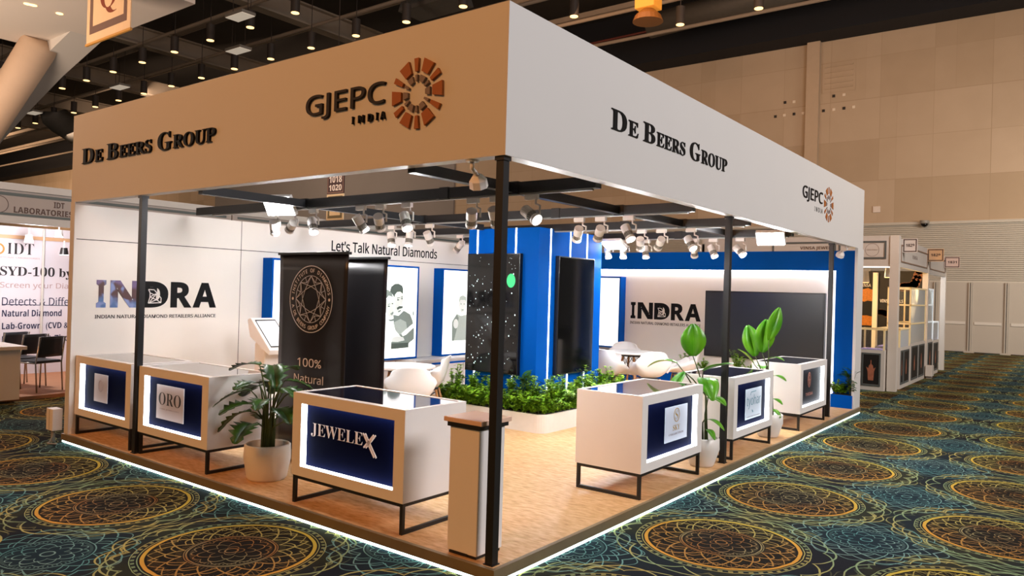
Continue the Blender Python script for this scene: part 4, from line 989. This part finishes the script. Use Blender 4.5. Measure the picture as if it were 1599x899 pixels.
textat('Detects & Differentiates', fbk, -12, (3, 470), (165, 471), .15, INKN, t, 'sans'); textat('Natural Diamond', fbk, -12, (3, 488.5), (96, 488.5), .12, INKN, t, 'bold')
textat('Lab-Grown  (CVD & HPHT)', fbk, -12, (3, 509), (140, 509), .15, INKN, t, 'bold'); textat('Moissanite & Zircon', fbk, -12, (3, 529), (120, 527), .12, INKN, t, 'bold')
a, b = at(3, 475, 'x', -12), at(160, 478, 'x', -12); strokes(MB(), fbk, [((a.y, a.z), (b.y, b.z))], .012).build('underline', INKN, t)
p = at(-3, 388, 'x', -12); ringseg(MB(), fbk, p.y, p.z, .10, .10, .03, 24).build('emblem', pm('ink_ochre', 'C08A3C', .6), t)
p = at(69, 420, 'x', -11.9); MB().cyl((-11.95, p.y, .05), (-11.95, p.y, 2.6), .02).build('pole', GREYP, t)
a = at(0, 368, 'x', -11.9); MB().box(-12, -11.94, -1.5, 3.95, a.z-.03, a.z+.03).build('rail', TAN, t)
rel(t)
lamp('stall_lamp', 'POINT', (-10.6, 1.4, 2.35), 110, (1, .97, 1), radius=.15)
for i, (px, py, lab) in enumerate(((45, 374, 'white spot lamp under the neighbouring stall rail beside its lettering'), (92, 366, 'white spot lamp beneath the neighbouring fascia, next to the partition end'), (100, 394, 'black and white spot lamp lowest beside the partition end'))):
    p = at(px, py, 'x', -11.3); s_ = thing('stall_spotlight', lab, 'light', p)
    MB().cyl((0, 0, .08), (0, 0, -.04), .05, .07, 16).build('lamp_body', LAMPW if i < 2 else BLACK, s_); MB().cyl((0, 0, -.04), (0, 0, -.045), .066, .066, 16).build('lens', LENS, s_); MB().tube([(0, 0, .08), (0, 0, .2)], .012).build('arm', LAMPW, s_)
for y0, y1, lab in ((4.02, 8.2, 'second white shell stall of the neighbouring row, only its fascia seen above the wall'), (8.22, 12.4, 'third white shell stall of the neighbouring row, seen above the slogan')):
    t = row_stall(y0, y1, None, lab); rel(t)
# hanging aisle signs
def sign_board(x0, x1, y, z0, z1, board, border, label, lines, ink, name='hanging_sign', style='bold', bd=.03):
    t = thing(name, label, 'sign', ((x0+x1)/2, y, z0)); fr = frameF(y-.01)
    MB().box(x0, x1, y-.01, y+.01, z0, z1).build('board', board, t)
    mb = MB(); e = bd
    for a in ((x0+e*.4, x1-e*.4, z0+e*.4, z0+e), (x0+e*.4, x1-e*.4, z1-e, z1-e*.4), (x0+e*.4, x0+e, z0+e, z1-e), (x1-e, x1-e*.4, z0+e, z1-e)): slab(fr, *a, .0005, .002, mb)
    mb.build('border_print', border, t)
    mb = MB()
    for s, a, b, c, d in lines: put(mb, s, fr, x0+a*(x1-x0), x0+b*(x1-x0), z0+c*(z1-z0), z0+d*(z1-z0), style, .01, .002)
    if lines: mb.build('lettering', ink, t)
    return t
MAR = pm('maroon_board', '3C1A18', .6); CRM = pm('cream_board', 'E4CFA4', .6); INKW = pm('ink_white', 'F0E6DA', .6)
t = sign_board(-9.11, -8.615, 6.0, 3.545, 4.02, MAR, pm('maroon_line', '8A6A5A', .6), 'dark maroon hanging sign reading 1018 and 1020', [('1018', .12, .88, .45, .74), ('1020', .12, .88, .12, .37)], INKW)
MB().tube([(-8.9, 6, 4.02), (-8.9, 6, 14.6)], .008, 6).build('cord', BLACK, t); rel(t)
t = sign_board(-9.11, -8.61, 6.0, 3.03, 3.535, CRM, pm('olive_border', '6E6440', .6), 'cream hanging sign with a small brown emblem under the maroon one', [('Q', .36, .64, .30, .70)], pm('emblem_brown', '7A4A2A', .6), bd=.09); rel(t)
p = at(298, 329, 'y', 3.2)
t = sign_board(-9.18, -8.9, 3.05, 2.60, 2.72, TAN, MAR, 'small tan stall number sign low above the panelled wall', [], None, 'number_sign', bd=.02); rel(t)

# desk and chairs of the neighbouring stall
dk = thing('reception_desk', 'white reception desk of the neighbouring stall with a thick top', 'desk', (-9.5, -.4, .05))
MB().box(-9.85, -8.98, -1.5, .68, .05, .74).build('body', WHITE_LAM, dk); MB().box(-9.9, -8.92, -1.55, .74, .74, .79, .004).build('top', WHITE_LAM, dk); rel(dk)
LEA = pm('black_leatherette', '23252A', .4, var=.1)
def visitor_chair(label, first=None):
    t = thing('visitor_chair', label, 'chair', (0, 0, .05), 0, 'black visitor chairs in the neighbouring stall')
    def back(u, v): x = (u*2-1)*.20; return Vector((x, -.22-.03*v-.03*(1-abs(x)/.2)**1, .52+.30*v))
    o = MB().grid(back, 8, 6).build('backrest', LEA, t, True); o.modifiers.new('thickness', 'SOLIDIFY').thickness = .03
    MB().box(-.21, .21, -.20, .22, .42, .465, .015).build('seat', LEA, t)
    for sx in (-1, 1):
        MB().tube([(sx*.22, .23, 0), (sx*.22, .22, .40), (sx*.22, .18, .43), (sx*.22, -.18, .43)], .011, 8).build('leg', STEEL, t, True)
        MB().tube([(sx*.215, -.24, 0), (sx*.215, -.20, .42), (sx*.205, -.27, .82)], .011, 8).build('leg', STEEL, t, True)
    return t
v0 = visitor_chair('black chrome-legged chair nearest the partition wall end in the next stall'); v0.location = (-9.75, 1.2, .05); v0.rotation_euler = (0, 0, 1.9)
dup(v0, (-10.35, 1.2, .05), 1.9, 'black chrome-legged chair, middle of three in the next stall'); dup(v0, (-10.95, 1.15, .05), 1.9, 'black chrome-legged chair, deepest of three in the next stall')

# jewellery stall past the far end
ST = pm('stall_cream_profile', 'D6CCC0', .5, var=.03); FR_ = pm('stall_frame_grey', '565A58', .6); STW = pm('stall_panel_pale', 'CBC2B8', .6, var=.03)
X1, YA, YM, YE = -.15, 12.75, 16.4, 19.2
js = thing('jewellery_stall', 'white framed jewellery stall on the aisle past the far end of the stand', 'stall', (-2, YA, 0))
for x, y, s in ((X1-.06, YA+.06, .08), (X1-.05, YM, .06), (X1-.05, YE, .06), (-4.2, YA+.06, .06)): MB().box(x-s, x+s, y-s, y+s, 0, 3.06 if s > .07 else 2.95).build('post', ST, js)
mb = MB().box(-4.2, X1-.14, YA, YA+.06, 2.45, 3.06).box(X1-.06, X1, YA+.14, YM-.06, 2.45, 3.02).box(X1-.06, X1, YM+.06, YE-.06, 2.45, 2.98)
mb.build('fascia', STW, js)
fj, fj2 = frameF(YA), frameR(X1)
mb = MB()
def rect_frame(mb, fr, u0, u1, v0, v1, w_):
    for a in ((u0, u1, v0, v0+w_), (u0, u1, v1-w_, v1), (u0, u0+w_, v0+w_, v1-w_), (u1-w_, u1, v0+w_, v1-w_)): slab(fr, *a, .0005, .012, mb)
rect_frame(mb, fj, -1.25, -.36, 2.60, 2.96, .035); rect_frame(mb, fj, -2.6, -1.3, 2.60, 2.96, .035)
mb.build('frame', FR_, js)
mb = MB(); rect_frame(mb, fj2, YA+.3, YM-.2, 2.55, 2.90, .025); rect_frame(mb, fj2, YM+.2, YE-.2, 2.55, 2.88, .025)
mb.build('frame', pm('stall_frame_tan', '8A6E5A', .6), js)
mb = MB(); ringseg(mb, fj, -.62, 2.78, .13, .13, .008, 32); put(mb, 'VINSA JEWELS', fj, -.72, -.52, 2.765, 2.795, 'sans', 0, .002); mb.build('emblem', pm('emblem_taupe', '8E8078', .6), js)
lettering('VINSA JEWEL', fj, -2.02, -1.40, 2.785, 2.865, BR, js, 'bold', 0, .004)
lettering('VINSA', fj2, 14.3, 14.9, 2.68, 2.76, pm('emblem_taupe', '8E8078', .6), js, 'sans', 0, .004)
MB().box(-4.2, X1-.14, YA+.01, YA+.05, 2.43, 2.45).build('led_strip', pm('stall_led', 'FFFFFF', .5, emis=(1, .97, .92), es=3, var=0), js)
BKD = pm('black_backdrop', '15100E', .6, var=.1)
MB().box(-4.2, X1-.12, YM-.04, YM+.04, 0, 2.5).build('backdrop', BKD, js)
OR = pm('orange_gold_print', 'D07A20', .5, emis='C06A18', es=.25, var=.5, scale=25); fbd = frameF(YM-.04)
mb = MB(); rr = random.Random(5)
for px, py, r, n in ((1352, 460, .27, 18), (1350, 500, .24, 14)):
    c = at(px, py, 'y', YM-.04)
    if n: mb.prism([(c.x+r*(.8+.25*rr.random())*math.cos(2*PI*k/n), c.z+r*.62*(.8+.3*rr.random())*math.sin(2*PI*k/n)) for k in range(n)], fbd, .0005, .003)
mb.build('jewel_print', OR, js)
mb = MB()
for k in range(16):
    a = at(1372+k*1.4, 487+.10*(k-2)**2*.8 if k < 9 else 487+.10*49*.8-(k-9)*1.5, 'y', YM-.04); ringseg(mb, fbd, a.x, a.z, .07, .07, .05, 8)
for k in range(12):
    a = at(1410+k*2.4, 448-(max(0, k-5))**2*.75, 'y', YM-.04); ringseg(mb, fbd, a.x, a.z, .11, .11, .08, 8)
mb.build('necklace_print', pm('copper_print_dark', '8A4E26', .5, var=.5, scale=20), js)
mb = MB(); a, b = at(1343, 445, 'y', YM-.04), at(1360, 446, 'y', YM-.04); put(mb, 'VINSA', fbd, a.x, b.x, a.z-.04, a.z+.04, 'bold', 0, .002)
a, b = at(1374, 470, 'y', YM-.04), at(1410, 471, 'y', YM-.04); put(mb, 'VINSA JEWELS', fbd, a.x, b.x, a.z-.05, a.z+.05, 'bold', 0, .002); mb.build('lettering', INKW, js)
for px in (1366,): 
    p = at(px, 470, 'y', YM-.2); MB().box(p.x-.05, p.x+.05, YM-.22, YM-.12, 0, 2.45).build('light_column', pm('warm_post', 'EAD6A8', .5, emis=(1, .8, .45), es=.35, var=0), js)
rel(js)
lamp('stall_lamp', 'POINT', (-1.4, 14.2, 2.3), 120, (1, .62, .28), radius=.12); lamp('stall_lamp', 'POINT', (-1.2, 17.8, 2.3), 90, (.92, .97, 1), radius=.12)
for i, (px, py, lab) in enumerate(((1349, 432, 'white track lamp under the jewellery stall fascia beside the pilaster'), (1390, 424, 'white track lamp under the jewellery stall fascia by its corner post'))):
    p = at(px, py, 'y', 13.6); s_ = thing('stall_spotlight', lab, 'light', p)
    MB().cyl((0, 0, .12), (0, 0, -.12), .09, .11, 16).build('lamp_body', LAMPW, s_); MB().cyl((0, 0, -.12), (0, 0, -.125), .10, .10, 16).build('lens', GLOWW, s_); MB().box(-.12, .12, -.02, .02, .12, .17).build('adapter', LAMPW, s_)
GLASS = bpy.data.materials.new('showcase_glass'); GLASS.use_nodes = True; nt = GLASS.node_tree; b_ = nt.nodes['Principled BSDF']
mxs = nt.nodes.new('ShaderNodeMixShader'); trs = nt.nodes.new('ShaderNodeBsdfTransparent'); nz = nt.nodes.new('ShaderNodeFresnel'); nz.inputs[0].default_value = 1.5
b_.inputs['Roughness'].default_value = .04; b_.inputs['Base Color'].default_value = (.9, .95, .95, 1)
nt.links.new(nz.outputs[0], mxs.inputs[0]); nt.links.new(trs.outputs[0], mxs.inputs[1]); nt.links.new(b_.outputs[0], mxs.inputs[2]); nt.links.new(mxs.outputs[0], nt.nodes['Material Output'].inputs[0])
CROWN = pm('copper_crown_print', 'B06A50', .4, var=.4, scale=18)
def showcase(label, x0, x1, y0, y1, zb, zt, panels, rim, inner, shelves=0, top_rim=True):
    """white base with framed dark panels and a glass case above"""
    t = thing('glass_showcase', label, 'showcase', ((x0+x1)/2, (y0+y1)/2, 0))
    MB().box(x0, x1, y0, y1, .0, zb).build('base', ST, t)
    MB().box(x0+.03, x1-.03, y0+.03, y1-.03, zb, zb+.012).build('display_pad', inner, t)
    e = .016; mb = MB()
    for x in (x0, x1-2*e):
        for y in (y0, y1-2*e): mb.box(x, x+2*e, y, y+2*e, zb, zt)
    for z in [zt-2*e]+[zb+(zt-zb)*(k+1)/(shelves+1) for k in range(shelves)]:
        mb.box(x0, x1, y0, y0+2*e, z, z+2*e).box(x0, x1, y1-2*e, y1, z, z+2*e).box(x0, x0+2*e, y0, y1, z, z+2*e).box(x1-2*e, x1, y0, y1, z, z+2*e)
    mb.build('case_frame', rim, t)
    MB().box(x0+.012, x1-.012, y0+.012, y0+.016, zb, zt-.03).box(x1-.016, x1-.012, y0+.016, y1-.012, zb, zt-.03).build('glass_pane', GLASS, t)
    for fr, u0, u1, big in panels:
        mb = MB(); slab(fr, u0, u1, .12, zb-.1, .0005, .004, mb); mb.build('dark_panel', BKD, t)
        mb = MB(); rect_frame(mb, fr, u0-.035, u1+.035, .085, zb-.065, .03); mb.build('panel_frame', FR_, t)
        uc, w_ = (u0+u1)/2, (u1-u0)*.34; zc_ = (.12+zb-.1)/2-.04
        mb = MB(); h_ = (zb-.22)*.5
        if big:
            mb.prism([(uc+w_*x, zc_+h_*z) for x, z in ((-.5, -.6), (.5, -.6), (.55, -.45), (.62, .0), (.9, .3), (.5, .2), (.35, .42), (.1, .5), (.06, .62), (.1, .72), (0, .8), (-.1, .72), (-.06, .62), (-.1, .5), (-.35, .42), (-.5, .2), (-.9, .3), (-.62, 0), (-.55, -.45))], fr, .004, .007)
        else: mb.prism([(uc+w_*x, zc_+h_*z) for x, z in ((-.12, -.4), (.12, -.4), (.22, .0), (.1, .35), (0, .6), (-.1, .35), (-.22, .0))], fr, .004, .007)
        mb.build('crown_print', CROWN, t)
    rel(t); return t
GOLDRIM = pm('warm_rim', 'E8CF9A', .4, emis=(1, .72, .34), es=.12, var=0); WRIM = pm('white_rim', 'EEF2F4', .4, emis=(.85, .95, 1), es=.25, var=0)
LIL = pm('lilac_pad', 'A8A2DC', .6, emis='8A86D8', es=.25, var=.05)
showcase('low glass showcase with a copper crown panel facing the stand', -.82, -.32, YA-.12, YA+.45, .80, 1.22, [(frameF(YA-.12), -.70, -.42, 1)], GOLDRIM, LIL)
showcase('low glass showcase along the aisle beside the stall corner post', -.62, -.16, YA+.50, YA+1.55, .84, 1.22, [(frameR(-.16), YA+.62, YA+.82, 0), (frameR(-.16), YA+.95, YA+1.45, 0)], GOLDRIM, LIL)
showcase('tall glass tower showcase glowing amber along the aisle', -.62, -.16, YA+1.6, YM-.15, .88, 2.08, [(frameR(-.16), YA+1.8, YA+2.5, 0), (frameR(-.16), YA+2.7, YM-.3, 0)], GOLDRIM, pm('amber_pad', 'E0C080', .5), 2)
lamp('showcase_lamp', 'POINT', (-.4, YA+2.4, 1.98), 14, (1, .66, .28), radius=.05)
showcase('tall glass showcase lit bluish white at the end of the jewellery stall', -.62, -.16, YM+.15, YM+.95, .88, 2.10, [(frameR(-.16), YM+.3, YM+.85, 0)], WRIM, LIL, 2)
showcase('low white glass showcase last along the aisle', -.62, -.16, YM+1.0, YM+1.9, .84, 1.30, [(frameR(-.16), YM+1.15, YM+1.75, 0)], WRIM, LIL)
t = thing('cable_box', 'small white power box on the carpet at the jewellery stall post', 'box', (-.08, YM-.02, 0))
MB().box(-.06, .08, -.14, .14, .05, .30, .01).build('case', ST, t); MB().box(-.04, .06, -.1, .1, 0, .05).build('foot', LAMPG, t)
for (x0, x1, y, z0, z1, board, s, lab) in ((-.15, .115, 13.2, 2.75, 3.03, pm('sign_pale', 'D2C8C0', .6), '1829', 'pale stall number sign reading 1829 at the stall corner'), (-.149, .185, 16.2, 2.72, 3.01, TAN, '1829', 'orange tan stall number sign, middle of the three projecting ones'), (-.149, .20, 18.9, 2.69, 2.97, pm('sign_pink', 'DCC4B8', .6), '1831', 'pale stall number sign, last of the three along the aisle')):
    q = sign_board(x0, x1, y, z0, z1, board, pm('sign_border', '4A3A34', .6), lab, [(s, .22, .80, .40, .62)], pm('sign_ink', '3A302C', .6), 'number_sign', bd=.032); rel(q)

# last: give every thing the kind it is
for o in list(bpy.data.objects):
    if o.parent is None and o.type in {'EMPTY', 'MESH'} and not o.get('kind'): o['kind'] = 'thing'
